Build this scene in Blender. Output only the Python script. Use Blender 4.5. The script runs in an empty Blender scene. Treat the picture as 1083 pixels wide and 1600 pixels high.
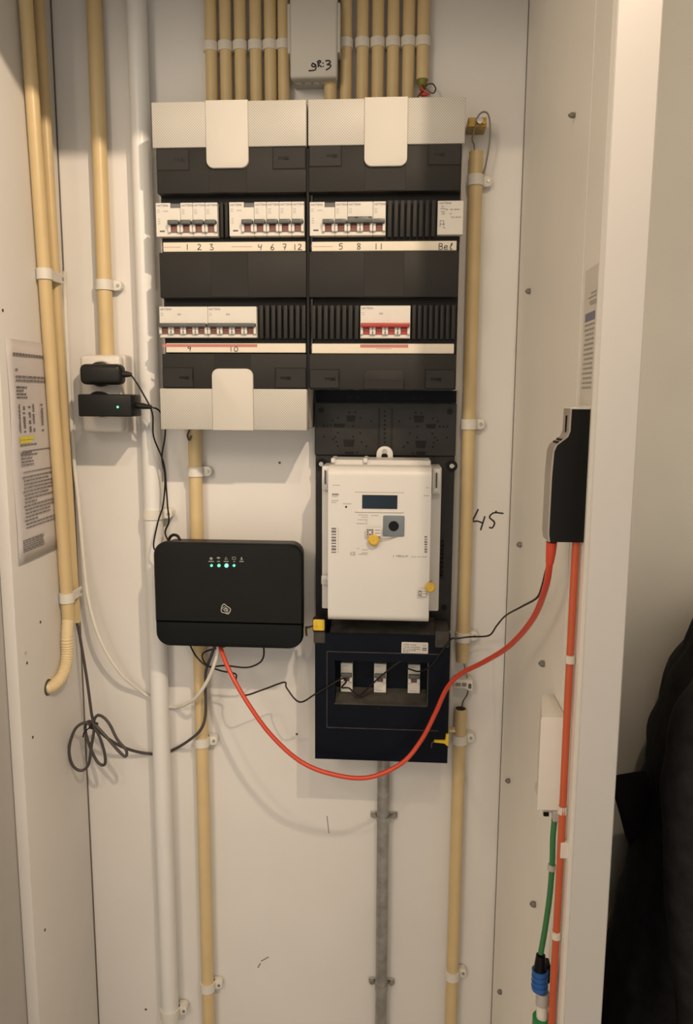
import bpy, bmesh, math, random
from mathutils import Vector, Matrix
random.seed(7)
S = bpy.context.scene
COL = S.collection

# ------------------------------------------------------------------ camera
W_PX, H_PX, F_PX = 1083.0, 1600.0, 1200.0
EYE = Vector((0.0, -1.19, 1.65))
_d = Vector((497 - 541.5, 8865 - 800, 1200.0)).normalized()         # world down, in camera axes (right, down, forward)
_X = Vector((19000.0, 283.0, -1200.0)); _X -= _d * _X.dot(_d); _X.normalize()
_Z = -_d
_Y = _Z.cross(_X)
cam_d = bpy.data.cameras.new('camera'); cam = bpy.data.objects.new('camera', cam_d); COL.objects.link(cam)
cam_d.sensor_fit = 'VERTICAL'; cam_d.sensor_height = 36.0; cam_d.lens = F_PX / H_PX * 36.0
cam_d.clip_start = 0.02
r_ = Vector((_X[0], _Y[0], _Z[0])); u_ = -Vector((_X[1], _Y[1], _Z[1])); b_ = -Vector((_X[2], _Y[2], _Z[2]))
M = Matrix((r_, u_, b_)).transposed().to_4x4(); M.translation = EYE
cam.matrix_world = M
S.camera = cam

# ------------------------------------------------------------------ world, lamps, exposure
w = bpy.data.worlds.new('world'); S.world = w; w.use_nodes = True
w.node_tree.nodes['Background'].inputs[0].default_value = (1.0, 0.91, 0.79, 1)
w.node_tree.nodes['Background'].inputs[1].default_value = 0.95
def spot(loc, target, watts, col=(1.0, 0.775, 0.555), r=0.016, cone=80):
    l = bpy.data.lights.new('ceiling_spot', 'SPOT'); l.energy = watts; l.color = col; l.shadow_soft_size = r
    l.spot_size = math.radians(cone); l.spot_blend = 1.0
    o = bpy.data.objects.new('ceiling_spot', l); COL.objects.link(o); o.location = loc
    o.rotation_euler = (Vector(target) - Vector(loc)).to_track_quat('-Z', 'Y').to_euler()
spot((0.40, -1.30, 2.60), (-0.88, 0.0, 1.66), 70.0)      # the two spots of the hall's ceiling fitting, turned towards the open cupboard
spot((0.135, -1.30, 2.60), (-0.05, 0.0, 1.75), 13.0)
hl = bpy.data.lights.new('fill_lamp', 'POINT'); hl.energy = 33.0; hl.color = (1.0, 0.81, 0.60); hl.shadow_soft_size = 0.22      # soft fill lamp added out of view to brighten the right wall
ho = bpy.data.objects.new('fill_lamp', hl); COL.objects.link(ho); ho.location = (-0.80, -1.95, 2.42)
S.view_settings.view_transform = 'Standard'; S.view_settings.look = 'None'
S.view_settings.gamma = 1.0; S.view_settings.use_curve_mapping = False
S.view_settings.exposure = 0.0

# ------------------------------------------------------------------ measuring helpers (photo frame -> metres on a known plane)
def _ray(u, v):
    r = Vector((u - W_PX / 2, v - H_PX / 2, F_PX)); return Vector((r.dot(_X), r.dot(_Y), r.dot(_Z)))
def at(u, v, y):
    r = _ray(u, v); return EYE + r * ((y - EYE.y) / r.y)
def atx(u, v, x):
    r = _ray(u, v); return EYE + r * ((x - EYE.x) / r.x)
def rect(u0, v0, u1, v1, y):
    um, vm = (u0 + u1) / 2, (v0 + v1) / 2
    return at(u0, vm, y).x, at(u1, vm, y).x, at(um, v1, y).z, at(um, v0, y).z      # x0, x1, z0, z1

# ------------------------------------------------------------------ materials
def lin(c):
    return tuple(((x / 255) / 12.92 if x / 255 <= 0.04045 else ((x / 255 + 0.055) / 1.055) ** 2.4) for x in c)
MATS = {}
def mat(name, col, rough=0.5, var=0.06, scale=30.0, bump=0.0, bscale=200.0, metal=0.0, emit=None, estr=0.0, trans=0.0, coat=0.0, spec=0.5):
    m = bpy.data.materials.new(name); m.use_nodes = True; nt = m.node_tree; N = nt.nodes; L = nt.links
    p = N['Principled BSDF']
    tc = N.new('ShaderNodeTexCoord'); nz = N.new('ShaderNodeTexNoise'); nz.inputs['Scale'].default_value = scale; nz.inputs['Detail'].default_value = 4
    L.new(tc.outputs['Object'], nz.inputs['Vector'])
    cr = N.new('ShaderNodeValToRGB')
    a = tuple(max(0, x * (1 - var)) for x in col); b = tuple(min(1, x * (1 + var)) for x in col)
    cr.color_ramp.elements[0].position = 0.3; cr.color_ramp.elements[1].position = 0.7
    cr.color_ramp.elements[0].color = (*a, 1); cr.color_ramp.elements[1].color = (*b, 1)
    L.new(nz.outputs['Fac'], cr.inputs['Fac']); L.new(cr.outputs['Color'], p.inputs['Base Color'])
    p.inputs['Roughness'].default_value = rough; p.inputs['Metallic'].default_value = metal
    p.inputs['Specular IOR Level'].default_value = spec
    if coat: p.inputs['Coat Weight'].default_value = coat
    if trans: p.inputs['Transmission Weight'].default_value = trans
    if bump:
        n2 = N.new('ShaderNodeTexNoise'); n2.inputs['Scale'].default_value = bscale; n2.inputs['Detail'].default_value = 3
        L.new(tc.outputs['Object'], n2.inputs['Vector'])
        bp = N.new('ShaderNodeBump'); bp.inputs['Strength'].default_value = bump; bp.inputs['Distance'].default_value = 0.001
        L.new(n2.outputs['Fac'], bp.inputs['Height']); L.new(bp.outputs['Normal'], p.inputs['Normal'])
    if emit:
        p.inputs['Emission Color'].default_value = (*emit, 1); p.inputs['Emission Strength'].default_value = estr
    MATS[name] = m
    return m
mat('wall', (0.73, 0.715, 0.695), 0.55, 0.03, 6, 0.15, 60)
mat('panel', (0.86, 0.845, 0.805), 0.45, 0.02, 8, 0.05, 90)
mat('frame_paint', (0.46, 0.445, 0.43), 0.35, 0.015, 8, 0.04, 60)
mat('niche_wall', (0.84, 0.80, 0.71), 0.7, 0.03, 6, 0.2, 120)
mat('hall', (0.70, 0.66, 0.60), 0.7, 0.03, 5)
mat('floor', (0.24, 0.18, 0.13), 0.5, 0.2, 10)
mat('seam', (0.03, 0.027, 0.024), 0.9)
mat('cream', (0.63, 0.485, 0.26), 0.38, 0.04, 25)
mat('cream_flex', (0.74, 0.60, 0.36), 0.45, 0.03, 25)
mat('white_pipe', (0.74, 0.74, 0.73), 0.32, 0.02, 20)
mat('strap', (0.70, 0.68, 0.62), 0.4, 0.03, 60)
mat('clip_clear', (0.70, 0.66, 0.58), 0.3, 0.05, 80)
mat('screw', (0.45, 0.43, 0.40), 0.35, 0.1, 200, metal=0.9)
mat('screw_dark', (0.10, 0.09, 0.08), 0.5, 0.1, 200, metal=0.5)
mat('galv', (0.33, 0.33, 0.32), 0.45, 0.22, 60, 0.1, 150, metal=0.55)
mat('case', (0.50, 0.485, 0.445), 0.6, 0.02, 20)
mat('case_smooth', (0.55, 0.53, 0.485), 0.62, 0.015, 20)
mat('cover', (0.017, 0.0165, 0.0155), 0.6, 0.05, 30, 0.05, 400, spec=0.3)
mat('cover_mid', (0.013, 0.0125, 0.0115), 0.6, 0.05, 30, 0.05, 400, spec=0.3)
mat('recess', (0.008, 0.008, 0.008), 0.5, 0.1, spec=0.2)
mat('rib', (0.020, 0.020, 0.0195), 0.55, 0.05, spec=0.25)
mat('black', (0.003, 0.003, 0.0035), 0.4, 0.1, spec=0.2)
mat('board', (0.026, 0.025, 0.024), 0.42, 0.12, 40, spec=0.22)
mat('navy', (0.0022, 0.0042, 0.0095), 0.42, 0.15, 30, spec=0.12)
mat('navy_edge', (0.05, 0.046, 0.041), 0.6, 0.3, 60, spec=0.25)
mat('device', (0.62, 0.60, 0.555), 0.4, 0.02, 40)
mat('toggle', (0.075, 0.085, 0.085), 0.4, 0.08, 80)
mat('toggle_red', (0.36, 0.030, 0.025), 0.4, 0.06, 80)
mat('window_red', (0.15, 0.050, 0.040), 0.4, 0.15, 150)
mat('print', (0.16, 0.15, 0.16), 0.6)
mat('print_pale', (0.38, 0.36, 0.34), 0.6)
mat('print_blue', (0.035, 0.035, 0.15), 0.6)
mat('ink', (0.018, 0.014, 0.012), 0.5)
mat('label', (0.68, 0.63, 0.53), 0.55, 0.03, 40)
mat('label_red', (0.46, 0.17, 0.15), 0.6)
mat('meter', (0.62, 0.615, 0.60), 0.38, 0.015, 20)
mat('lcd', (0.010, 0.020, 0.034), 0.35, 0.3, 12, spec=0.2)
mat('port', (0.15, 0.18, 0.205), 0.4, 0.04)
mat('yellow', (0.68, 0.47, 0.02), 0.4, 0.1, 90)
mat('seal_gold', (0.60, 0.38, 0.05), 0.35, 0.15, 120, coat=0.3)
mat('wire_steel', (0.40, 0.37, 0.32), 0.4, metal=0.6)
mat('brass', (0.42, 0.28, 0.07), 0.35, 0.2, 120, metal=0.8)
mat('router', (0.0085, 0.009, 0.009), 0.36, 0.08, 12, spec=0.17)
mat('router_low', (0.0045, 0.006, 0.0064), 0.36, 0.08, 12, spec=0.15)
mat('icon', (0.34, 0.35, 0.33), 0.5)
mat('led', (0.1, 0.9, 0.5), 0.4, 0, emit=(0.16, 1.0, 0.55), estr=0.9)
mat('led_bright', (0.1, 0.9, 0.5), 0.4, 0, emit=(0.22, 1.0, 0.60), estr=1.6)
mat('adapter', (0.014, 0.014, 0.0135), 0.42, 0.06, 60, 0.05, 500, spec=0.25)
mat('adapter_low', (0.009, 0.0095, 0.0092), 0.42, 0.06, 60, 0.05, 500, spec=0.25)
mat('cable_black', (0.01, 0.009, 0.009), 0.45, spec=0.3)
mat('cable_grey', (0.058, 0.052, 0.050), 0.5, 0.05)
mat('cable_white', (0.72, 0.70, 0.64), 0.4)
mat('cable_red', (0.60, 0.062, 0.028), 0.38, 0.04)
mat('cable_orange', (0.56, 0.105, 0.040), 0.42, 0.04)
mat('cable_green', (0.030, 0.165, 0.055), 0.42, 0.06)
mat('wire_grey', (0.22, 0.20, 0.17), 0.5)
mat('green_end', (0.16, 0.17, 0.02), 0.5, 0.2)
mat('fibre_blue', (0.020, 0.105, 0.36), 0.38, 0.1)
mat('fibre_grey', (0.42, 0.40, 0.38), 0.3)
mat('fibre_green', (0.015, 0.22, 0.07), 0.4)
mat('ont_black', (0.007, 0.0075, 0.008), 0.40, 0.06, 30, spec=0.2)
mat('ont_shaded', (0.36, 0.33, 0.30), 0.40)  # white shell plastic, darkened in colour for the shade on it
mat('ont_white', (0.72, 0.69, 0.65), 0.4, 0.015)
mat('paper', (0.62, 0.59, 0.60), 0.35, 0.02, 15, coat=0.15)
mat('paper_right', (0.66, 0.64, 0.59), 0.6, 0.02, 15)
mat('highlighter', (0.72, 0.62, 0.06), 0.6)
mat('doc_blue', (0.20, 0.21, 0.30), 0.5)
mat('coat', (0.019, 0.018, 0.020), 0.72, 0.35, 45, 0.5, 350, spec=0.12)
mat('coat_lining', (0.006, 0.006, 0.0065), 0.8, 0.2, 40, spec=0.1)
mat('corner_shade', (0.16, 0.14, 0.115), 0.8)  # colour of the shade line painted into the wall corners
mat('screw_cap', (0.17, 0.155, 0.135), 0.5, 0.15, 200)
mat('scuff', (0.26, 0.23, 0.20), 0.8)

def perforated(name, col):
    m = mat(name, col, 0.5, 0.02, 20); nt = m.node_tree; N = nt.nodes; L = nt.links
    tc = [n for n in N if n.type == 'TEX_COORD'][0]
    mp = N.new('ShaderNodeMapping'); mp.inputs['Rotation'].default_value = (math.pi / 2, 0, 0)
    L.new(tc.outputs['Object'], mp.inputs['Vector'])
    mp2 = N.new('ShaderNodeMapping'); mp2.inputs['Rotation'].default_value = (0, 0, math.pi / 4); mp2.inputs['Scale'].default_value = (400, 400, 0)
    L.new(mp.outputs['Vector'], mp2.inputs['Vector'])
    fr = N.new('ShaderNodeVectorMath'); fr.operation = 'FRACTION'; L.new(mp2.outputs['Vector'], fr.inputs[0])
    sb = N.new('ShaderNodeVectorMath'); sb.operation = 'SUBTRACT'; sb.inputs[1].default_value = (0.5, 0.5, 0); L.new(fr.outputs[0], sb.inputs[0])
    ln = N.new('ShaderNodeVectorMath'); ln.operation = 'LENGTH'; L.new(sb.outputs[0], ln.inputs[0])
    cr = N.new('ShaderNodeValToRGB'); cr.color_ramp.elements[0].position = 0.20; cr.color_ramp.elements[1].position = 0.34
    cr.color_ramp.elements[0].color = (0.30, 0.29, 0.26, 1); cr.color_ramp.elements[1].color = (1, 1, 1, 1)
    L.new(ln.outputs['Value'], cr.inputs['Fac'])
    p = N['Principled BSDF']; old = p.inputs['Base Color'].links[0].from_socket
    mx = N.new('ShaderNodeMix'); mx.data_type = 'RGBA'; mx.blend_type = 'MULTIPLY'; mx.inputs[0].default_value = 0.7
    L.new(old, mx.inputs[6]); L.new(cr.outputs['Color'], mx.inputs[7]); L.new(mx.outputs[2], p.inputs['Base Color'])
perforated('case_dots', (0.50, 0.487, 0.452))

# ------------------------------------------------------------------ mesh builder
class MB:
    def __init__(s): s.v = []; s.f = []
    def _bm(s, bm):
        o = len(s.v); bm.verts.ensure_lookup_table(); bm.verts.index_update()
        s.v += [v.co.copy() for v in bm.verts]; s.f += [[o + v.index for v in f.verts] for f in bm.faces]; bm.free(); return s
    def box(s, x0, x1, y0, y1, z0, z1, bev=0.0, seg=2):
        bm = bmesh.new(); bmesh.ops.create_cube(bm, size=1.0)
        for v in bm.verts:
            v.co = Vector(((x0 + x1) / 2 + v.co.x * abs(x1 - x0), (y0 + y1) / 2 + v.co.y * abs(y1 - y0), (z0 + z1) / 2 + v.co.z * abs(z1 - z0)))
        if bev: bmesh.ops.bevel(bm, geom=bm.edges[:], offset=bev, segments=seg, affect='EDGES', profile=0.5)
        return s._bm(bm)
    def prism(s, pts, axis, a, b, bev=0.0, seg=2):
        """polygon pts (2-D) swept along axis from a to b; the rim at b is bevelled"""
        def P(p, t):
            return {'x': Vector((t, p[0], p[1])), 'y': Vector((p[0], t, p[1])), 'z': Vector((p[0], p[1], t))}[axis]
        bm = bmesh.new(); A = [bm.verts.new(P(p, a)) for p in pts]; B = [bm.verts.new(P(p, b)) for p in pts]
        n = len(pts); bm.faces.new(A); fb = bm.faces.new(B)
        for i in range(n): bm.faces.new((A[i], A[(i + 1) % n], B[(i + 1) % n], B[i]))
        bmesh.ops.recalc_face_normals(bm, faces=bm.faces[:])
        if bev: bmesh.ops.bevel(bm, geom=[e for e in fb.edges], offset=bev, segments=seg, affect='EDGES', profile=0.5)
        return s._bm(bm)
    def tube(s, pts, r, n=10, cap=True, smooth=4, rf=None):
        P = [Vector(p) for p in pts]
        if smooth and len(P) > 2:
            Q = []
            for i in range(len(P) - 1):
                p0 = P[max(i - 1, 0)]; p1 = P[i]; p2 = P[i + 1]; p3 = P[min(i + 2, len(P) - 1)]
                for k in range(smooth):
                    t = k / smooth
                    Q.append(0.5 * ((2 * p1) + (p2 - p0) * t + (2 * p0 - 5 * p1 + 4 * p2 - p3) * t * t + (3 * p1 - p0 - 3 * p2 + p3) * t ** 3))
            Q.append(P[-1]); P = Q
        m = len(P); o = len(s.v); nrm = None
        for i in range(m):
            t = (P[min(i + 1, m - 1)] - P[max(i - 1, 0)])
            t = t.normalized() if t.length > 1e-9 else Vector((0, 0, 1))
            if nrm is None: nrm = t.orthogonal().normalized()
            nrm = (nrm - t * nrm.dot(t));
            nrm = nrm.normalized() if nrm.length > 1e-6 else t.orthogonal().normalized()
            bn = t.cross(nrm); rr = rf(i, m) if rf else r
            for k in range(n):
                a = 2 * math.pi * k / n; s.v.append(P[i] + (nrm * math.cos(a) + bn * math.sin(a)) * rr)
        for i in range(m - 1):
            for k in range(n):
                s.f.append([o + i * n + k, o + i * n + (k + 1) % n, o + (i + 1) * n + (k + 1) % n, o + (i + 1) * n + k])
        if cap:
            s.f.append([o + k for k in range(n)][::-1]); s.f.append([o + (m - 1) * n + k for k in range(n)])
        return s
    def cyl(s, a, b, r, n=16, r2=None):
        a = Vector(a); b = Vector(b)
        return s.tube([a, b], r, n, smooth=0, rf=(lambda i, m: r if i == 0 else (r2 if r2 is not None else r)))
    def ring(s, c, axis, r0, r1, h, n=24):
        """hollow collar about c"""
        ax = Vector(axis).normalized(); e1 = ax.orthogonal().normalized(); e2 = ax.cross(e1); c = Vector(c); o = len(s.v)
        for k in range(n):
            a = 2 * math.pi * k / n; d = e1 * math.cos(a) + e2 * math.sin(a)
            for (r, t) in ((r0, -h / 2), (r1, -h / 2), (r1, h / 2), (r0, h / 2)): s.v.append(c + d * r + ax * t)
        for k in range(n):
            i = o + 4 * k; j = o + 4 * ((k + 1) % n)
            for q in range(4): s.f.append([i + q, i + (q + 1) % 4, j + (q + 1) % 4, j + q])
        return s
    def build(s, name, material, parent=None, smooth=True, origin=None, **props):
        me = bpy.data.meshes.new(name)
        if parent is not None:
            off = parent.matrix_world.translation if parent.get('_o') is None else Vector(parent['_o'])
        else:
            if origin is None:
                xs = [p.x for p in s.v]; ys = [p.y for p in s.v]; zs = [p.z for p in s.v]
                off = Vector(((min(xs) + max(xs)) / 2, (min(ys) + max(ys)) / 2, min(zs)))
            else: off = Vector(origin)
        me.from_pydata([p - off for p in s.v], [], s.f); me.update()
        bm = bmesh.new(); bm.from_mesh(me); bmesh.ops.recalc_face_normals(bm, faces=bm.faces[:]); bm.to_mesh(me); bm.free()
        me.materials.append(MATS[material])
        if smooth:
            me.polygons.foreach_set('use_smooth', [True] * len(me.polygons)); me.set_sharp_from_angle(angle=math.radians(35))
        o = bpy.data.objects.new(name, me); COL.objects.link(o)
        o['_o'] = tuple(off)
        if parent is not None: o.parent = parent
        else: o.location = off
        for k, v in props.items(): o[k] = v
        return o
ROOTS = []
def thing(name, label, cat, loc, group=None):
    o = bpy.data.objects.new(name, None); COL.objects.link(o); o.location = loc; o['_o'] = tuple(loc)
    o.empty_display_size = 0.02
    o['label'] = label; o['category'] = cat
    if group: o['group'] = group
    return o
def tag(o, label, cat, group=None):
    o['label'] = label; o['category'] = cat
    if group: o['group'] = group
    return o
def struct(mb, name, material, **k):
    return mb.build(name, material, kind='structure', **k)
def rrect(x0, x1, z0, z1, r, n=6, corners='abcd'):
    """rounded rectangle outline; corners: a = x1z1, b = x0z1, c = x0z0, d = x1z0"""
    out = []
    for (tagc, cx, cz, a0, px, pz) in (('a', x1 - r, z1 - r, 0, x1, z1), ('b', x0 + r, z1 - r, 90, x0, z1), ('c', x0 + r, z0 + r, 180, x0, z0), ('d', x1 - r, z0 + r, 270, x1, z0)):
        if tagc in corners:
            for k in range(n + 1):
                a = math.radians(a0 + 90 * k / n); out.append((cx + r * math.cos(a), cz + r * math.sin(a)))
        else: out.append((px, pz))
    return out
def text_mesh(mb, s, x, z, y, size, align='LEFT', sx=1.0):
    """flat lettering facing -Y with its baseline start at (x, y, z)"""
    c = bpy.data.curves.new('lettering', 'FONT'); c.body = s; c.size = size; c.align_x = align
    o = bpy.data.objects.new('lettering', c); me = bpy.data.meshes.new_from_object(o)
    b = len(mb.v)
    mb.v += [Vector((x + v.co.x * sx, y, z + v.co.y)) for v in me.vertices]
    mb.f += [[b + i for i in p.vertices] for p in me.polygons]
    bpy.data.objects.remove(o); bpy.data.curves.remove(c); bpy.data.meshes.remove(me)
    return mb
def quad_y(mb, x0, x1, z0, z1, y):
    b = len(mb.v); mb.v += [Vector((x0, y, z0)), Vector((x1, y, z0)), Vector((x1, y, z1)), Vector((x0, y, z1))]; mb.f.append([b, b + 1, b + 2, b + 3]); return mb
def quad_x(mb, x, y0, y1, z0, z1):
    b = len(mb.v); mb.v += [Vector((x, y0, z0)), Vector((x, y1, z0)), Vector((x, y1, z1)), Vector((x, y0, z1))]; mb.f.append([b, b + 1, b + 2, b + 3]); return mb
def words_y(mb, x0, x1, z, h, y, rnd, wmin=0.002, wmax=0.006, gap=0.0009):
    x = x0
    while x < x1 - wmin * 0.5:
        L = min(rnd.uniform(wmin, wmax), x1 - x); quad_y(mb, x, x + L, z, z + h, y); x += L + gap
def words_x(mb, xp, y0, y1, z, h, rnd, wmin=0.004, wmax=0.012, gap=0.0015):
    y = y0
    while y < y1 - wmin * 0.5:
        L = min(rnd.uniform(wmin, wmax), y1 - y); quad_x(mb, xp, y, y + L, z, z + h); y += L + gap
def stroke(mb, pts, y, r, closed=False, sm=3):
    """pen stroke: a flat rounded bead lying on the plane y"""
    o = len(mb.v); P = [Vector((p[0], y, p[1])) for p in pts]
    if closed: P.append(P[0])
    mb.tube(P, r, 6, smooth=sm)
    for i in range(o, len(mb.v)): mb.v[i].y = y + (mb.v[i].y - y) * 0.25
def px_strokes(mb, strokes, y, r, ox=0, oy=0, sc=1.0, closed=False):
    for st in strokes:
        stroke(mb, [((lambda p: (p.x, p.z))(at(ox + a / sc, oy + b / sc, y))) for a, b in st], y, r, closed)

# ================================================================== THE SETTING
XL, XR = -0.513, 0.178
CEIL = 2.75
YF = -0.482
struct(MB().box(-1.6, 1.7, -2.6, 0.12, -0.05, 0.0), 'floor', 'floor')
struct(MB().box(-1.6, 1.7, -2.6, 0.12, CEIL, CEIL + 0.05), 'ceiling', 'hall')
wb = struct(MB().box(XL - 0.018, XR + 0.037, 0.0, 0.06, 0.0, CEIL), 'wall_back', 'wall')
# left side board, its end grain facing the hall
wl = struct(MB().box(XL - 0.018, XL, -0.2105, -0.0020, 0.0, CEIL, 0.0025, 2), 'wall_left', 'wall')
struct(MB().box(-0.60, XL - 0.0185, -0.47, -0.02, 0.0, CEIL), 'trim_1', 'frame_paint')
# right side: two sheets with a seam between them
wr = struct(MB().box(XR + 0.004, XR + 0.036, -0.47, -0.0005, 0.0, CEIL), 'wall_right', 'seam')
MB().box(XR, XR + 0.004, -0.4060, -0.0022, 0.0, CEIL).build('panel', 'panel', wr)
MB().box(XR, XR + 0.004, -0.470, -0.4098, 0.0, CEIL).build('panel', 'panel', wr)
MB().box(XR - 0.0010, XR + 0.001, -0.0024, -0.0003, 0.0, CEIL).build('corner_shade_strip', 'corner_shade', wr)  # thin dark strip standing in for the shade in the right corner
MB().box(XL - 0.001, XL + 0.0009, -0.0020, -0.0003, 0.0, CEIL).build('corner_shade_strip', 'corner_shade', wl)  # same painted shade line for the left corner
# front post of the partition
struct(MB().prism([(XR - 0.0135, -0.5375), (XR - 0.0125, -0.5385), (0.198, -0.5385), (0.199, -0.5375), (0.199, -0.4705), (XR + 0.004, -0.4705)], 'z', 0.0, CEIL), 'trim_2', 'frame_paint')
# lintel over the opening
LINT = 2.229
struct(MB().box(XL - 0.0185, XR - 0.0142, -0.487, -0.455, LINT, CEIL, 0.001, 1), 'trim_3', 'frame_paint')
# wall either side of the cupboard and the rest of the hall
struct(MB().box(-1.6, -0.5315, -0.50, -0.475, 0.0, CEIL), 'wall_front', 'hall')
struct(MB().box(0.215, 1.7, -0.03, 0.06, 0.0, CEIL), 'wall_niche', 'niche_wall')
struct(MB().box(-1.65, -1.6, -2.6, -0.475, 0.0, CEIL), 'wall_hall_left', 'hall')
struct(MB().box(1.7, 1.75, -2.6, 0.06, 0.0, CEIL), 'wall_hall_right', 'niche_wall')

# screws in the right sheet
for (u, v, big, m) in ((899, 180, 0.0028, 'screw_cap'), (829, 455, 0.0036, 'screw_cap'), (815, 851, 0.0040, 'screw_cap'), (851, 1037, 0.0038, 'screw_cap'), (797, 1220, 0.0038, 'screw_cap'), (837, 1413, 0.0038, 'screw_cap'), (784, 1550, 0.0038, 'screw_cap')):
    p = atx(u, v, XR)
    sc = MB().tube([(XR + 0.001, p.y, p.z), (XR - 0.001, p.y, p.z), (XR - 0.003, p.y, p.z), (XR - 0.0050, p.y, p.z), (XR - 0.0066, p.y, p.z)], big, 14, smooth=0, rf=lambda i, m: big * 1.05 * (0.6, 0.95, 1.0, 0.85, 0.4)[i]).build('screw', m, wr)
    MB().box(XR - 0.0070, XR - 0.0062, p.y - 0.0010, p.y + 0.0010, p.z - 0.0010, p.z + 0.0010).build('screw_slot', 'screw_dark', sc)
# plugs and scuffs in the left board
for (u, v) in ((4, 485), (63, 972), (42, 1036), (51, 1152), (70, 1453)):
    p = atx(u, v, XL); MB().cyl((XL - 0.002, p.y, p.z), (XL + 0.0006, p.y, p.z), 0.0022, 10).build('screw_hole', 'screw_dark', wl)
p = atx(39, 1020, XL); MB().cyl((XL - 0.002, p.y, p.z), (XL + 0.0012, p.y, p.z), 0.0025, 10).build('filled_hole', 'frame_paint', wl)
for (u, v) in ((437, 723), (464, 1147), (228, 1577)):
    p = at(u, v, 0); MB().cyl((p.x, 0.002, p.z), (p.x, -0.0006, p.z), 0.0020, 10).build('screw_hole', 'screw_dark', wb)
b = MB(); px_strokes(b, [[(403, 1512), (407, 1505)], [(408, 1502), (420, 1495)]], -0.0002, 0.0012); b.build('scuff', 'scuff', wb)
b = MB(); px_strokes(b, [[(511, 1275), (514, 1302)]], -0.0002, 0.0008); b.build('scuff', 'scuff', wb)
# marker pen on the back wall
b = MB(); o45 = (730, 780, 15.47)
px_strokes(b, [[(270, 240), (200, 385), (135, 530), (250, 530), (385, 580)], [(430, 410), (375, 590), (325, 750)],
               [(880, 345), (790, 335), (700, 325), (620, 340), (555, 400), (545, 445), (590, 490), (650, 540), (660, 600), (610, 690), (530, 680)], [(705, 280), (695, 320)]], -0.0002, 0.0013, *o45)
b.build('handwriting', 'ink', wb, label='black handwritten number 45 on the wall')

# ================================================================== CONDUITS
def strap(parent, x, y, z, r, side=1, wallaxis='y', material='strap', h=0.015):
    b = MB().ring((x, y, z), (0, 0, 1), r - 0.0002, r + 0.0022, h, 24)
    if wallaxis == 'y':
        xe = x + side * (r + 0.001); b.prism(rrect(min(xe - side * 0.002, xe + side * 0.013), max(xe - side * 0.002, xe + side * 0.013), z - h / 2, z + h / 2, 0.0058, 5, 'ad' if side > 0 else 'bc'), 'y', min(y + r + 0.0035, -0.0005), y + 0.002, 0.0012)
        o = b.build('strap', material, parent)
        MB().cyl((xe + side * 0.0075, y + 0.003, z), (xe + side * 0.0075, y + 0.0005, z), 0.0030, 12, 0.0022).build('screw', 'screw', o)
    else:
        ye = y + (r + 0.001); b.box(x - r - 0.003, x, ye, ye + 0.012, z - h / 2, z + h / 2, 0.0012, 1)
        o = b.build('strap', material, parent)
        MB().cyl((x - 0.001, ye + 0.007, z), (x + 0.0022, ye + 0.007, z), 0.0032, 10).build('screw', 'screw', o)
    return o
def pipe_mesh(a, b, r, hollow_end=None, n=24):
    m = MB().cyl(a, b, r, n)
    return m
def conduit(name, label, top, bot, r, material, group=None, straps=(), side=1):
    t = thing(name, label, 'pipe', (bot[0], bot[1], bot[2]), group)
    MB().cyl(top, bot, r, 28).build('tube', material, t)
    for z in straps:
        k = (top[2] - z) / (top[2] - bot[2]); x = top[0] + (bot[0] - top[0]) * k; y = top[1] + (bot[1] - top[1]) * k
        strap(t, x, y, z, r, side)
    return t
ZT = CEIL - 0.002
zs_l = atx(120, 972, -0.503).z
# left wall pair
t = thing('conduit', 'thicker cream conduit on the left wall ending in a ribbed hose', 'pipe', (-0.498, -0.083, 1.20), 'cream conduits')
zb = atx(105, 978, -0.499).z; yb_l = -0.103 + 0.043 * (2.05 - zb)
MB().cyl((-0.501, -0.103 - 0.043 * (ZT - 2.05), ZT), (-0.501, yb_l, zb), 0.0092, 28).build('tube', 'cream', t)
for v in (437, 940):
    z = atx(95, v, -0.5).z; yk = -0.103 + 0.043 * (2.05 - z); yn = -0.0355 - 0.0288 * (z - zs_l)
    o = MB().ring((-0.501, yk, z), (0, 0, 1), 0.0090, 0.0112, 0.015, 24).box(-0.4975, -0.4945, yk + 0.004, yn + 0.008, z - 0.0075, z + 0.0075, 0.001, 1).build('strap', 'strap', t)
    MB().cyl((-0.4950, yn + 0.002, z), (-0.4935, yn + 0.002, z), 0.0028, 10).build('screw', 'screw', o)
e = atx(75, 1074, XL)
path = [(-0.501, yb_l, zb + 0.012)] + [atx(u, v, x) for u, v, x in ((105, 996, -0.501), (105.5, 1018, -0.501), (103, 1040, -0.5015), (96, 1058, -0.503), (86, 1069, -0.507), (77, 1074, -0.512), (72, 1075, -0.518))]
MB().tube(path, 0.0090, 20, smooth=10, rf=lambda i, m: 0.0094 if i % 2 else 0.0084).build('ribbed_hose', 'cream_flex', t)
MB().cyl((XL - 0.004, e.y, e.z), (XL + 0.0006, e.y, e.z), 0.0125, 20).build('wall_hole', 'screw_dark', wl)
zs = atx(120, 972, -0.503).z
conduit('conduit', 'thinner cream conduit in the left corner behind a thicker one', (-0.5045, -0.0565 - 0.0288 * (ZT - 2.07), ZT), (-0.5045, -0.0355, zs), 0.0072, 'cream', 'cream conduits')
# down to the socket
zsock = at(165, 551, -0.02).z
xs_ = -0.443
conduit('conduit', 'cream conduit running down into the white wall socket', (-0.4415, -0.0155, ZT), (-0.4445, -0.0155, zsock - 0.004), 0.0112, 'cream', 'cream conduits', [at(160, 445, -0.02).z], 1)
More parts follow.
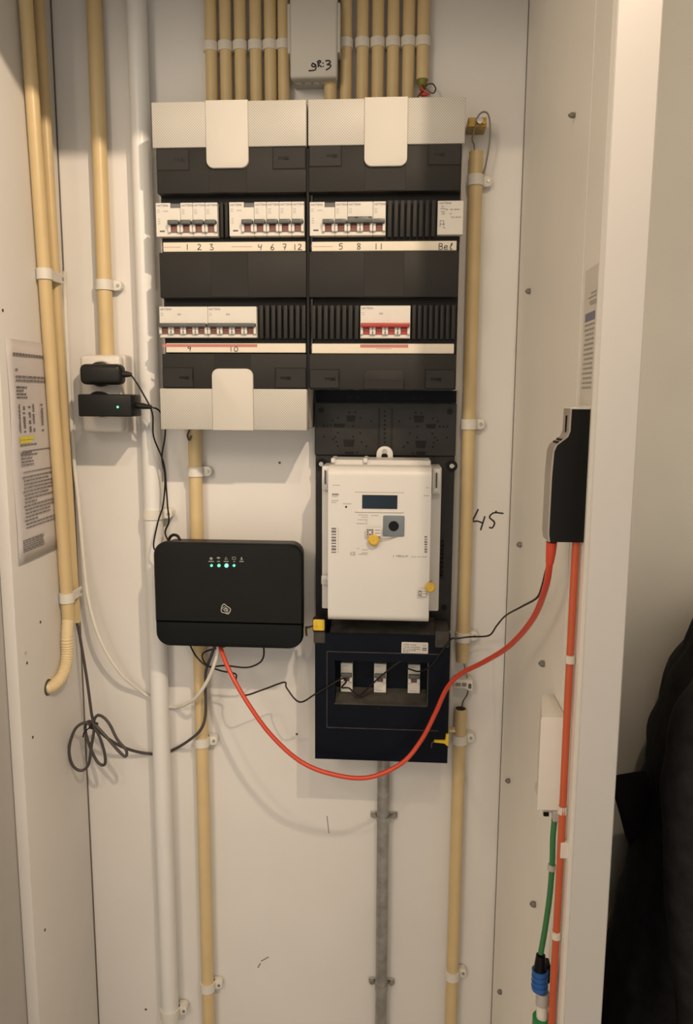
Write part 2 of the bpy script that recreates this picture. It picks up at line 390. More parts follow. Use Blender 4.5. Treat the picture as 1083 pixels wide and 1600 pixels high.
# white pipe
t = conduit('white_conduit', 'thick white pipe running down left of the breaker boxes', (-0.3805, -0.0205, ZT), (-0.3765, -0.0205, at(268, 1592, -0.02).z), 0.0145, 'white_pipe', None, [at(246, 803, -0.02).z, at(270, 1580, -0.02).z], 1)
# below the left box
conduit('conduit', 'cream conduit coming out beneath the left breaker box, behind the router', (-0.3110, -0.0155, at(303, 674, -0.02).z + 0.03), (-0.3105, -0.0155, 0.01), 0.0105, 'cream', 'cream conduits', [at(308, 737, -0.02).z, at(315, 1160, -0.02).z, at(323, 1543, -0.02).z], 1)
# right side
t = conduit('conduit', 'long cream conduit right of the meter, open at both ends', (0.1088, -0.0150, at(745, 236, -0.02).z), (0.1096, -0.0150, at(723, 1035, -0.02).z), 0.0100, 'cream', 'cream conduits', [at(742, 281, -0.02).z, at(733, 663, -0.02).z, at(724, 996, -0.02).z], 1)
MB().cyl((0.1088, -0.015, at(745, 236, -0.02).z - 0.001), (0.1088, -0.015, at(745, 236, -0.02).z + 0.0004), 0.0080, 20).build('opening', 'recess', t)
t = conduit('conduit', 'cream conduit rising from the floor to below the white wire connector', (0.1089, -0.0150, at(720, 1109, -0.02).z), (0.1062, -0.0150, 0.01), 0.0100, 'cream', 'cream conduits', [at(719, 1156, -0.02).z, at(706, 1525, -0.02).z], 1)
zc = at(720, 1109, -0.02).z
MB().cyl((0.1089, -0.015, zc - 0.001), (0.1089, -0.015, zc + 0.0004), 0.0080, 20).build('opening', 'recess', t)
# steel pipe with saddles
zg = at(598, 1186, -0.02).z
t = thing('steel_conduit', 'grey galvanised steel pipe rising to the bottom of the black fuse box', 'pipe', (-0.011, -0.014, 0.0))
MB().cyl((-0.0125, -0.0140, zg + 0.015), (-0.0095, -0.0140, 0.01), 0.0098, 24).build('tube', 'galv', t)
for v in (1279, 1541):
    z = at(598, v, -0.015).z; x = -0.011
    o = MB().ring((x, -0.014, z), (0, 0, 1), 0.0098, 0.0115, 0.010, 24).box(x - 0.022, x - 0.009, -0.004, -0.001, z - 0.005, z + 0.005, 0.0008, 1).box(x + 0.009, x + 0.022, -0.004, -0.001, z - 0.005, z + 0.005, 0.0008, 1).build('saddle', 'galv', t)
    for s in (-1, 1): MB().cyl((x + s * 0.0165, -0.003, z), (x + s * 0.0165, -0.0085, z), 0.0044, 6).build('bolt', 'screw', o)
# the row above the boxes
zbox = at(480, 156, -0.04).z - 0.01
zclip = at(490, 68, -0.02).z
ordn = ['first', 'second', 'third', 'fourth', 'fifth', 'sixth']
for i, x in enumerate((-0.2744, -0.2531, -0.2318, -0.2096, -0.1885, -0.1692)):
    t = conduit('conduit', 'cream conduit entering the left breaker box from above, %s from the left' % ordn[i], (x, -0.0150, ZT), (x + 0.0008, -0.0150, zbox), 0.0088, 'cream', 'cream conduits')
    MB().ring((x, -0.015, zclip), (0, 0, 1), 0.0086, 0.0106, 0.0125, 24).box(x - 0.0100, x + 0.0100, -0.0085, -0.0005, zclip - 0.006, zclip + 0.006, 0.001, 1).build('pipe_clip', 'clip_clear', t)
for i, x in enumerate((-0.0797, -0.0561, -0.0344, -0.0127, 0.0089)):
    t = conduit('conduit', 'cream conduit entering the right breaker box from above, %s after the grey junction box' % ordn[i], (x, -0.0150, ZT), (x + 0.0006, -0.0150, zbox), 0.0088, 'cream', 'cream conduits')
    MB().ring((x, -0.015, zclip), (0, 0, 1), 0.0086, 0.0106, 0.0125, 24).box(x - 0.0100, x + 0.0100, -0.0085, -0.0005, zclip - 0.006, zclip + 0.006, 0.001, 1).build('pipe_clip', 'clip_clear', t)
x = 0.0296; ze = at(660, 123, -0.02).z
t = conduit('conduit', 'short cream conduit with a green stopper and loose red wires', (x, -0.0150, ZT), (x, -0.0150, ze), 0.0088, 'cream', 'cream conduits')
MB().ring((x, -0.015, zclip), (0, 0, 1), 0.0086, 0.0106, 0.0125, 24).box(x - 0.0100, x + 0.0100, -0.0085, -0.0005, zclip - 0.006, zclip + 0.006, 0.001, 1).build('pipe_clip', 'clip_clear', t)
MB().tube([(x, -0.015, ze), (x, -0.015, ze - 0.006), (x - 0.001, -0.016, ze - 0.014)], 0.006, 14, smooth=0, rf=lambda i, m: (0.0078, 0.0060, 0.0030)[i]).build('stopper', 'green_end', t)
lp = lambda pts, y0=-0.02: [at(u, v, y0 - 0.004 * math.sin(i)) for i, (u, v) in enumerate(pts)]
o = MB().tube(lp([(659, 132), (666, 139), (676, 146), (681, 139), (676, 131), (667, 133), (661, 143), (654, 150), (652, 156)]), 0.0010, 8).build('loose_wire', 'screw_dark', t)
MB().tube(lp([(658, 133), (662, 141), (670, 147), (663, 148), (656, 146), (662, 143), (672, 148)], -0.022), 0.0011, 8).build('loose_wire', 'cable_red', t)
MB().tube(lp([(657, 134), (660, 140), (655, 147), (660, 150), (668, 149)], -0.018), 0.0011, 8).build('loose_wire', 'cable_red', t)
# black plugs seen where three conduits enter the right box: dark stubs
# junction box
yj = -0.046
x0, x1, z0, z1 = rect(451, -40, 529, 121, yj)
t = thing('junction_box', 'pale grey junction box with handwritten marking, between the conduits at the top', 'junction box', ((x0 + x1) / 2, -0.001, z0))
MB().box(x0 + 0.003, x1 - 0.003, -0.030, -0.0005, z0 + 0.001, z1, 0.002).build('base', 'case', t)
MB().box(x0 + 0.0015, x1 - 0.0015, yj, -0.0305, z0, z1, 0.004, 3).build('lid', 'case_smooth', t)
zc = at(490, 42, yj).z
for s, xx in ((-1, x0), (1, x1)):
    MB().box(xx - 0.0022, xx + 0.0022, yj + 0.003, -0.012, zc - 0.032, zc + 0.032, 0.001, 1).build('lid_clip', 'case', t)
for i in range(4):
    xx = x0 + 0.012 + i * 0.0125; MB().cyl((xx, -0.022, z0 + 0.002), (xx, -0.022, z0 - 0.001), 0.0052, 14).build('knockout', 'case', t)
b = MB(); px_strokes(b, [[(245, 430), (228, 420), (222, 438), (240, 443), (246, 425), (246, 462), (200, 470)], [(262, 404), (266, 446)], [(256, 414), (272, 402), (281, 411), (266, 425), (289, 445)], [(294, 416), (298, 422)], [(296, 438), (300, 443)],
                         [(312, 405), (335, 402), (345, 415), (322, 430), (348, 432), (340, 450), (315, 465)]], yj - 0.0002, 0.0011, 435, 0, 4.247)
b.build('handwriting', 'ink', t, label='black handwritten gr:3')
xx = at(516, 140, -0.025).x
conduit('conduit', 'short cream conduit stub between the grey junction box and the right breaker box', (xx, -0.0200, z0 + 0.004), (xx, -0.0200, zbox), 0.0092, 'cream', 'cream conduits')

# ================================================================== BREAKER BOXES
YB, YC, YD = -0.087, -0.103, -0.1055
def breaker_box(px, label, bottom_cap):
    X0, X1, Z0, Z1 = px['case']
    t = thing('breaker_box', label, 'fuse box', ((X0 + X1) / 2, 0.0, Z0), 'breaker boxes')
    MB().box(X0, X1, -0.083, -0.0005, Z0, Z1, 0.003, 2).build('housing', 'case', t)
    MB().box(X0 + 0.004, X1 - 0.002, YB, -0.0825, Z0 + 0.004, Z1 - 0.004, 0.001, 1).build('inner_plate', 'recess', t)
    for key, nm, m in (('capl', 'perforated_cap', 'case_dots'), ('capr', 'perforated_cap', 'case_dots'), ('bcapl', 'perforated_cap', 'case_dots'), ('bcapr', 'perforated_cap', 'case_dots')):
        if key in px:
            a = px[key]; MB().box(a[0], a[1], YD, -0.075, a[2], a[3], 0.0012, 2).build(nm, m, t)
    a = px['tab']; MB().prism(rrect(*a, 0.010, 6, 'cd'), 'y', -0.075, YD - 0.0022, 0.0012).build('tab', 'case_smooth', t)
    if 'btab' in px:
        a = px['btab']; MB().prism(rrect(*a, 0.010, 6, 'ab'), 'y', -0.075, YD - 0.0022, 0.0012).build('tab', 'case_smooth', t)
    for i, a in enumerate(px['covers']):
        c = MB().box(a[0], a[1], YC, YB + 0.001, a[2], a[3], 0.0012, 2).build('cover', 'cover', t)
        cm = px['mid'][i]
        if cm: MB().box(cm[0], cm[1], YC - 0.0004, YC + 0.001, cm[2], cm[3], 0.0003, 1).build('inset_panel', 'cover_mid', c)
        for (l, side) in px['latch'][i]:
            MB().box(l[0], l[1], YC - 0.0012, YC + 0.001, l[2], l[3], 0.0006, 1).build('latch_plate', 'cover', c)
            xm = l[1] - 0.0135 if side < 0 else l[0] + 0.0135; zm = (l[2] + l[3]) / 2
            k = MB()
            for dx in (-0.006, -0.0025, 0.001, 0.0045): k.box(xm + dx, xm + dx + (0.0028 if dx < 0 else 0.004), YC - 0.0016, YC - 0.001, zm - 0.0014 - (0.0010 if dx > 0 else 0), zm + 0.0018)
            xe = l[1] - 0.001 if side < 0 else l[0]
            k.box(xe, xe + 0.001, YC - 0.0016, YC - 0.001, l[2] + 0.009, l[3] - 0.006)
            k.build('keyhole', 'black', c)
            e_ = MB().box(l[0] - 0.0006, l[1] + 0.0006, YC - 0.0006, YC + 0.001, l[2] - 0.0008, l[3] + 0.0006).build('latch_gap', 'black', c)
    return t
def R(y, *a): return rect(*a, y)
capA = [at(u, v, YD) for u, v in ((235.5, 159.4), (477.3, 155.9), (254.4, 670), (481.3, 673.7))]
XA0, XA1 = -0.3360, -0.1260
ZTOP = (capA[0].z + capA[1].z) / 2; ZBOT = (capA[2].z + capA[3].z) / 2
zrow = lambda v, u=360: at(u, v, YC).z
left = {'case': (XA0, XA1, ZBOT, ZTOP)}
zcap = at(358, 229.5, YD).z; zbc = at(367, 607.5, YD).z
a = R(YD, 322, 155, 388, 263); left['tab'] = (a[0], a[1], a[2], ZTOP + 0.0008)
left['capl'] = (XA0, a[0] + 0.0002, zcap, ZTOP); left['capr'] = (a[1] - 0.0002, XA1, zcap, ZTOP)
a2 = R(YD, 332, 576, 396, 672); left['btab'] = (a2[0], a2[1], ZBOT - 0.0006, a2[3])
left['bcapl'] = (XA0, a2[0] + 0.0002, ZBOT, zbc); left['bcapr'] = (a2[1] - 0.0002, XA1, ZBOT, zbc)
cx0, cx1 = XA0 + 0.0040, XA1 - 0.0006
zc1 = (zcap, zrow(301.5)); zc2 = (zrow(394), zrow(465)); zc3 = (zrow(553), zbc)
left['covers'] = [(cx0, cx1, zc1[1], zc1[0] - 0.0003), (cx0, cx1, zc2[1], zc2[0]), (cx0, cx1, zc3[1] + 0.0003, zc3[0])]
m_ = R(YC, 327, 263, 386, 301); left['mid'] = [(m_[0], m_[1], zc1[1] + 0.001, m_[3]), (m_[0], m_[1], zc2[1] + 0.001, zc2[0] - 0.001), (m_[0] + 0.002, m_[1] + 0.002, a2[3] - 0.003, zc3[0] - 0.001)]
def lz(v0, v1): return (zrow(v1), zrow(v0))
def latch(c0, c1, za, zb, wl=0.045): return [((c0 + 0.001, c0 + wl, za, zb), -1), ((c1 - wl, c1 - 0.001, za, zb), 1)]
lt = latch(cx0, cx1, *lz(232, 265)); lb = latch(cx0, cx1, *lz(575, 605.5), 0.044)
left['latch'] = [lt, [], lb]
tL = breaker_box(left, 'left breaker box with white perforated caps at top and bottom', True)
XB0, XB1 = -0.1235, 0.0848
right = {'case': (XB0, XB1, zbc + 0.0005, ZTOP)}
a = R(YD, 569.5, 152, 637, 260); right['tab'] = (a[0], a[1], a[2], ZTOP + 0.0008)
right['capl'] = (XB0, a[0] + 0.0002, zcap, ZTOP); right['capr'] = (a[1] - 0.0002, XB1, zcap, ZTOP)
dx0, dx1 = XB0 + 0.0006, XB1 - 0.0035
right['covers'] = [(dx0, dx1, zc1[1], zc1[0] - 0.0003), (dx0, dx1, zc2[1], zc2[0]), (dx0, dx1, zbc, zc3[0])]
m2 = R(YC, 570, 263, 634, 301)
right['mid'] = [(m2[0], m2[1], zc1[1] + 0.001, a[2] + 0.004), (m2[0], m2[1], zc2[1] + 0.001, zc2[0] - 0.001), None]
right['latch'] = [latch(dx0, dx1, *lz(230, 262), 0.044), [], latch(dx0, dx1, *lz(577, 605.5), 0.042)]
tR = breaker_box(right, 'right breaker box above the electricity meter, without a bottom cap', False)
a = R(YC, 568, 578, 632, 608.5)
MB().prism(rrect(a[0], a[1], zbc + 0.0005, a[3], 0.009, 6, 'ab'), 'y', YC + 0.001, YC - 0.0014, 0.0008).build('blank_tab', 'cover', tR)
MB().box(a[0] + 0.001, a[1] - 0.001, YC - 0.0021, YC - 0.001, zbc + 0.0008, zbc + 0.013, 0.0004, 1).build('tab_step', 'cover_mid', tR)

MB().box(XA1 - 0.0004, XB0 + 0.0004, YC + 0.004, -0.02, zbc + 0.002, zcap - 0.001).build('gap_shade_strip', 'recess', tL)  # dark filler added so the deep gap between the boxes looks shaded
for u in (518, 545, 567):
    p = at(u, 153, -0.05); MB().tube([(p.x - 0.002, -0.05, ZTOP - 0.001), (p.x - 0.0005, -0.05, ZTOP + 0.0022), (p.x + 0.002, -0.05, ZTOP + 0.0012)], 0.0018, 8).build('cable_end', 'black', tR)
# label strips with handwriting
DIG = {'1': [[(0.5, 1), (0.5, 0)]], '2': [[(0.1, 0.8), (0.4, 1), (0.75, 0.8), (0.5, 0.4), (0.05, 0.05), (0.5, 0.1), (0.95, 0.0)]], '3': [[(0.1, 0.95), (0.75, 0.95), (0.35, 0.58), (0.9, 0.35), (0.65, 0.0), (0.1, 0.12)]],
       '4': [[(0.2, 1), (0.1, 0.5), (0.75, 0.55)], [(0.85, 0.95), (0.6, 0)]], '5': [[(0.9, 0.95), (0.25, 0.95), (0.2, 0.55), (0.7, 0.6), (0.8, 0.2), (0.4, 0.0), (0.1, 0.1)]],
       '6': [[(0.75, 1), (0.3, 0.6), (0.15, 0.2), (0.5, 0.0), (0.85, 0.25), (0.5, 0.5), (0.2, 0.3)]], '7': [[(0.1, 0.95), (0.85, 0.98), (0.45, 0.0)], [(0.25, 0.5), (0.75, 0.5)]],
       '8': [[(0.8, 0.9), (0.4, 1.0), (0.2, 0.75), (0.7, 0.45), (0.8, 0.15), (0.4, 0.0), (0.2, 0.25), (0.7, 0.6), (0.85, 0.88)]], '9': [[(0.8, 0.85), (0.4, 0.98), (0.2, 0.7), (0.6, 0.55), (0.85, 0.85), (0.75, 0.4), (0.65, 0.0)]],
       '0': [[(0.5, 1), (0.12, 0.6), (0.2, 0.1), (0.6, 0.0), (0.9, 0.4), (0.75, 0.9), (0.45, 1)]], 'B': [[(0.15, 1), (0.1, 0.0)], [(0.1, 1.0), (0.8, 0.95), (0.75, 0.6), (0.2, 0.52), (0.85, 0.4), (0.8, 0.05), (0.1, 0.0)]],
       'e': [[(0.15, 0.3), (0.8, 0.4), (0.6, 0.65), (0.2, 0.5), (0.15, 0.1), (0.5, 0.0), (0.9, 0.12)]], 'l': [[(0.2, 0.3), (0.7, 0.9), (0.55, 1.0), (0.3, 0.3), (0.4, 0.0), (0.7, 0.1)]]}
def hand(b, s, u, v, y, h, wd):
    p = at(u, v, y); x = p.x - len(s) * wd * 1.1 / 2
    for ch in s:
        for st in DIG[ch]: stroke(b, [(x + a * wd, p.z - h / 2 + c * h) for a, c in st], y, 0.00055)
        x += wd * 1.15
def strip(parent, x0, x1, v0, v1, u, marks, red=None, faint=()):
    y = -0.096; z1 = at(u, v0, y).z; z0 = at(u, v1, y).z
    o = MB().box(x0, x1, y, YB + 0.0005, z0, z1, 0.0006, 1).build('label_strip', 'label', parent)
    if red:
        ra = [at(q, v0, y).x for q in red]; b = quad_y(MB(), ra[0], ra[1], z0 + (z1 - z0) * 0.60, z0 + (z1 - z0) * 0.92, y - 0.0002); b.build('red_band', 'label_red', o)
    for (s, uu) in marks:
        b = MB(); hand(b, s, uu, (v0 + v1) / 2 + (1.5 if red else 0.5), y - 0.0002, 0.0078 if not red else 0.0068, 0.0062); b.build('handwriting', 'ink', o)
    b = MB()
    for (ua, ub) in faint: quad_y(b, at(ua, v0, y).x, at(ub, v0, y).x, (z0 + z1) / 2 - 0.0004, (z0 + z1) / 2 + 0.0002, y - 0.0002)
    if faint: b.build('printed_line', 'label_red', o)
strip(tL, cx0 + 0.004, cx1 - 0.002, 378, 393, 360, [('1', 293), ('2', 312), ('3', 331), ('4', 407), ('6', 426), ('7', 445), ('12', 465)], faint=[(252, 282), (362, 394)])
strip(tR, dx0 + 0.003, dx1 - 0.003, 377, 392, 600, [('5', 533), ('8', 561), ('11', 592), ('Bel', 697)], faint=[(490, 520)])
strip(tL, cx0 + 0.004, cx1 - 0.002, 536.5, 551, 365, [('9', 296), ('10', 365)], red=(254, 402))
strip(tR, dx0 + 0.003, dx1 - 0.003, 537, 552.5, 600, [], red=(563, 638), faint=[(588, 612)])

# ------------------------------------------------------------------ breakers
MOD = 0.01733
YFACE = -0.0980
rnd = random.Random(3)
def breaker(name, label, x0, n, z0, z1, toggles, hmat='toggle', link=None, wide_bar=False, notch=False, cat='breaker', body_only=False, group='breakers in the boxes'):
    """modular device n modules wide; toggles = module indices that carry a switch"""
    x1 = x0 + n * MOD - 0.0003; H = z1 - z0
    t = thing(name, label, cat, ((x0 + x1) / 2, YB, z0), group)
    if notch:
        nx0 = x0 + MOD * 1.18; nx1 = x0 + MOD * 2.02
        pts = [(x0, z0), (x1, z0), (x1, z1)] + ([(nx1, z1), (nx1, z1 - 0.0068)] if nx1 < x1 - 0.0006 else [(x1, z1 - 0.0068)][0:0] + [(x1 - 0.0001, z1 - 0.0068)]) + [(nx0, z1 - 0.0068), (nx0, z1), (x0, z1)]
        if nx1 >= x1 - 0.0006: pts = [(x0, z0), (x1, z0), (x1, z1 - 0.0068), (nx0, z1 - 0.0068), (nx0, z1), (x0, z1)]
        MB().prism(pts, 'y', YB + 0.0005, YFACE, 0.0004, 1).build('body', 'device', t)
        MB().box(nx0 + 0.0003, min(nx1, x1) - 0.0003, YFACE + 0.003, YB + 0.0005, z1 - 0.0066, z1 - 0.0004).build('terminal_notch', 'toggle', t)
    else:
        MB().box(x0, x1, YFACE, YB + 0.0005, z0, z1, 0.0005, 1).build('body', 'device', t)
    zt = z0 + H * 0.115; zp = z0 + H * 0.345; zh0 = zp - 0.0008; zh1 = z0 + H * 0.455
    for m in toggles:
        mx0 = x0 + m * MOD; mx1 = mx0 + MOD - 0.0003; xc = (mx0 + mx1) / 2
        MB().box(xc - 0.0042, xc + 0.0042, YFACE - 0.0010, YFACE + 0.0005, zt, zp + 0.0005).build('indicator_window', 'toggle_red' if hmat == 'toggle_red' else 'window_red', t)
        MB().box(xc - 0.0034, xc + 0.0034, YFACE - 0.0013, YFACE - 0.0008, zt + (zp - zt) * 0.55, zt + (zp - zt) * 0.72).build('indicator_text', 'label_red', t)
        for (pa, pb) in ((mx0 + 0.0002, xc - 0.0044), (xc + 0.0044, mx1 - 0.0002)):
            c_ = 'd' if pa < xc else 'c'
            MB().prism(rrect(pa, pb, zt - 0.0004, zp + 0.0002, 0.0016, 3, c_), 'y', YFACE + 0.0005, YFACE - 0.0042, 0.0006, 1).build('pillar', 'device', t)
        if m + 1 in toggles:
            MB().prism([(mx1 - 0.0012, zt + 0.0018), (mx1 + 0.0015, zt + 0.0018), (mx1 + 0.00015, zt + 0.0042)], 'y', YFACE - 0.0040, YFACE - 0.0046).build('marker', 'print', t)
        if not wide_bar and not (link and m in link):
            MB().box(mx0 + 0.0009, mx1 - 0.0009, YFACE - 0.0095, YFACE + 0.0005, zh0, zh1, 0.0010, 2).build('toggle', hmat, t)
    if wide_bar:
        MB().box(x0 + 0.0008, x1 - 0.0008, YFACE - 0.0095, YFACE + 0.0005, zh0, zh1, 0.0010, 2).build('toggle', hmat, t)
    if link:
        a = x0 + min(link) * MOD + 0.0004; c = x0 + (max(link) + 1) * MOD - 0.0007
        o = MB().box(a, c, YFACE - 0.0100, YFACE + 0.0005, zh0 + 0.0004, zh1 + 0.0028, 0.0010, 2).build('linked_toggle', 'toggle', t)
        for q in (0.36, 0.9): MB().box(a + (c - a) * q - 0.002, a + (c - a) * q + 0.002, YFACE - 0.0103, YFACE - 0.0095, zh1 + 0.0008, zh1 + 0.0018).build('link_slot', 'black', o)
    b = MB(); text_mesh(b, 'HATTEMA', x0 + 0.0014, z1 - 0.0050, YFACE - 0.0002, 0.0040, sx=0.9); b.build('lettering', 'print_blue', t)
    b = MB(); words_y(b, x0 + 0.002, x0 + 0.006, z1 - 0.0098, 0.0011, YFACE - 0.0002, rnd, 0.001, 0.002, 0.0005); words_y(b, x0 + 0.002, x0 + 0.0055, z1 - 0.0125, 0.0011, YFACE - 0.0002, rnd, 0.001, 0.002, 0.0005)
    if n >= 4: words_y(b, x0 + 0.026, x0 + 0.031, z1 - 0.012, 0.0025, YFACE - 0.0002, rnd, 0.002, 0.003, 0.0005)
    elif notch:
        words_y(b, x0 + 0.0105, x0 + 0.018, z1 - 0.0115, 0.0012, YFACE - 0.0002, rnd, 0.001, 0.002, 0.0004)
        for q in range(3): words_y(b, x0 + 0.003, x0 + 0.006, z1 - 0.022 - q * 0.003, 0.0012, YFACE - 0.0002, rnd, 0.001, 0.002, 0.0004)
    else: words_y(b, x0 + 0.002, x0 + 0.006, z1 - 0.0150, 0.0011, YFACE - 0.0002, rnd, 0.001, 0.002, 0.0005)
    b.build('small_print', 'print_pale', t)
    if notch: MB().box(x0 + 0.005, x0 + 0.012, YFACE - 0.0006, YFACE + 0.0003, z0 + 0.0062, z0 + 0.0082, 0.0003, 1).build('test_button', 'toggle', t)
    return t
z1a = at(360, 316, YFACE).z; z0a = at(360, 369, YFACE).z
xa = at(243.7, 340, YFACE).x
breaker('residual_current_breaker', 'wide white residual current breaker at the left end of the top row', xa, 2, z0a, z1a, [1], notch=True)
for i, n in enumerate(('one', 'two', 'three')): breaker('circuit_breaker', 'narrow white circuit breaker above the handwritten figure %s' % n, xa + (2 + i) * MOD, 1, z0a, z1a, [0])
xb = at(358.3, 340, YFACE).x
breaker('residual_current_breaker', 'wide white residual current breaker in the middle of the left box', xb, 2, z0a, z1a, [1], notch=True)
for i, n in enumerate(('four', 'six', 'seven', 'twelve')): breaker('circuit_breaker', 'narrow white circuit breaker above the handwritten figure %s' % n, xb + (2 + i) * MOD, 1, z0a, z1a, [0])
xc = at(484.0, 340, YFACE).x; z1b = at(600, 314.5, YFACE).z; z0b = at(600, 367.5, YFACE).z
breaker('residual_current_breaker', 'wide white residual current breaker at the left end of the right box', xc, 2, z0b, z1b, [1], notch=True)
breaker('circuit_breaker', 'narrow white circuit breaker above the handwritten figure five', xc + 2 * MOD, 1, z0b, z1b, [0])
breaker('circuit_breaker', 'two-module white circuit breaker with linked switches above the handwritten figure eight', xc + 3 * MOD, 2, z0b, z1b, [0, 1], link=(0, 1))
breaker('circuit_breaker', 'narrow white circuit breaker above the handwritten figure eleven', xc + 5 * MOD, 1, z0b, z1b, [0])
xbel = at(683.8, 340, YFACE).x
t = thing('bell_transformer', 'plain white bell transformer with small print above the handwritten word Bel', 'transformer', (xbel + MOD, YB, z0b))
MB().box(xbel, xbel + 2 * MOD, YFACE, YB + 0.0005, z0b, z1b, 0.0006, 1).build('body', 'device', t)
b = MB(); text_mesh(b, 'HATTEMA', xbel + 0.002, z1b - 0.0045, YFACE - 0.0002, 0.0036); b.build('lettering', 'print_blue', t)
b = MB()
for (du, dv, wdt) in ((5, 9, 4), (4, 12, 8), (12, 13, 3), (5, 16, 6), (6, 19, 5), (18, 13, 4), (24, 13, 8), (18, 19, 3), (20, 24, 4), (26, 24, 8)):
    words_y(b, xbel + du * 0.00092, xbel + (du + wdt) * 0.00092, z1b - dv * 0.00092, 0.0011, YFACE - 0.0002, rnd, 0.001, 0.0025, 0.0005)
b.build('small_print', 'print', t)
b = MB()
for st in ([(4, 28), (4, 37)], [(4, 28), (9, 28), (9, 36)], [(4, 33), (11, 33)], [(8, 37), (12, 39)]): stroke(b, [(xbel + p * 0.00092, z1b - q * 0.00092) for p, q in st], YFACE - 0.0002, 0.0004, sm=0)
b.build('symbol', 'print', t)
z1c = at(325, 479, YFACE).z; z0c = at(325, 527.5, YFACE).z
xd = at(249.2, 500, YFACE).x
breaker('circuit_breaker', 'four-pole white breaker with a long grey switch above the handwritten figure nine', xd, 4, z0c, z1c, [0, 1, 2, 3], wide_bar=True)
breaker('circuit_breaker', 'four-pole white breaker with a long grey switch above the handwritten figure ten', xd + 4 * MOD, 4, z0c, z1c, [0, 1, 2, 3], wide_bar=True)
xe = at(563.2, 500, YFACE).x; z1d = at(600, 477.5, YFACE).z; z0d = at(600, 528.5, YFACE).z
breaker('main_switch', 'white main switch with a red toggle in the lower right box', xe, 4, z0d, z1d, [0, 1, 2, 3], hmat='toggle_red', wide_bar=True, cat='switch', group='breakers in the boxes')
# blanking ribs
def ribs(parent, x0, x1, n, z0, z1):
    wd = (x1 - x0) / n; me = None
    for i in range(n):
        a = x0 + wd * i
        MB().box(a + wd * 0.17, a + wd * 0.83, YFACE + 0.002, YB + 0.0005, z0, z1, 0.0010, 2).build('blanking_rib', 'rib', parent)
ribs(tL, xa + 5 * MOD + 0.0015, xb - 0.0015, 2, z0a - 0.001, z1a + 0.001)
ribs(tR, xc + 6 * MOD + 0.001, xbel - 0.001, 8, z0b - 0.002, z1b + 0.002)
ribs(tL, xd + 8 * MOD + 0.0015, cx1 - 0.0005, 8, z0c - 0.001, z1c + 0.002)
ribs(tR, dx0 + 0.0010, xe - 0.0010, 8, z0d - 0.001, z1d + 0.001)
ribs(tR, xe + 4 * MOD + 0.001, dx1 - 0.001, 8, z0d - 0.001, z1d + 0.001)

# ================================================================== METER BOARD
YM = -0.030
zmt = at(600, 611, YM).z; zmb = at(600, 985, YM).z
t = thing('meter_board', 'black perforated mounting board behind the electricity meter', 'mounting board', (-0.017, 0, zmb))
bx0, bx1 = -0.1230, 0.0893
MB().box(bx0 + 0.006, bx1 + 0.0035, -0.012, -0.0005, at(700, 1168, -0.01).z, zmt + 0.002).build('mounting_plate', 'case', t)
zs1 = at(600, 629, YM).z
MB().box(bx0, bx1, -0.020, -0.0125, zs1, zbc - 0.0005).build('rail', 'navy', t)
MB().box(bx0, bx1, YM, -0.0125, at(600, 712, YM).z, zs1 - 0.0008, 0.001, 1).build('perforated_board', 'board', t)
MB().box(bx0 + 0.001, bx1 - 0.0005, YM + 0.004, -0.0125, zmb, at(600, 711.5, YM).z, 0.001, 1).build('base_board', 'board', t)
hol = MB()
hp = [(157, 88), (165, 88)]
hs = [(275, 88), (330, 88), (510, 58), (510, 98), (693, 90), (748, 92)]
for (cx, cy) in hs:
    p = at(480 + cx / 4.165, 600 + cy / 4.165, -0.020); hol.cyl((p.x, -0.0195, p.z), (p.x, -0.0203, p.z), 0.0021, 10)
for (cx, cy) in [(275, 185), (315, 184), (200, 220), (346, 220), (167, 238), (417, 241), (107, 272), (132, 272), (157, 268), (299, 273), (200, 317), (346, 318), (110, 342), (185, 344), (170, 358), (299, 344), (190, 376), (355, 378), (199, 404), (385, 406), (327, 446),
                 (705, 187), (745, 189), (670, 223), (818, 224), (852, 242), (599, 242), (718, 277), (863, 276), (887, 278), (912, 276), (669, 320), (815, 321), (716, 349), (832, 348), (848, 366), (910, 349), (655, 381), (825, 382), (818, 410), (628, 409), (687, 451), (823, 476), (655, 474), (355, 470)] + [(505, 180 + 28.6 * i) for i in range(8)]:
    p = at(480 + cx / 4.165, 600 + cy / 4.165, YM); hol.cyl((p.x, YM + 0.0005, p.z), (p.x, YM - 0.0003, p.z), 0.0019 if cx == 505 else 0.0016, 10)
hol.build('screw_holes', 'black', t, kind='stuff')
for (cx, cy, w_, h_) in ((285, 225, 64, 40), (210, 270, 80, 24), (272, 385, 76, 48), (275, 448, 66, 16), (727, 228, 74, 46), (805, 275, 70, 28), (740, 392, 76, 48), (740, 456, 66, 34)):
    x0, x1, z0, z1 = rect(480 + (cx - w_ / 2) / 4.165, 600 + (cy - h_ / 2) / 4.165, 480 + (cx + w_ / 2) / 4.165, 600 + (cy + h_ / 2) / 4.165, YM)
    MB().prism([(x0, z1), (x1, z1), (x1 - 0.002, z0), (x0 + 0.002, z0)], 'y', YM + 0.001, YM - 0.0004).build('slot', 'recess', t)
x0, x1, z0, z1 = rect(592, 639, 612, 705, YM)
for xx in (x0, x1): MB().box(xx - 0.0008, xx + 0.0008, YM - 0.0022, YM + 0.0005, z0, z1, 0.0005, 1).build('channel_rib', 'board', t)
for (u, v, rr) in ((502, 641, 0.0045), (703, 643, 0.0045)):
    p = at(u, v, YM); o = MB().cyl((p.x, YM + 0.0005, p.z), (p.x, YM - 0.0008, p.z), rr, 16).build('screw', 'black', t)
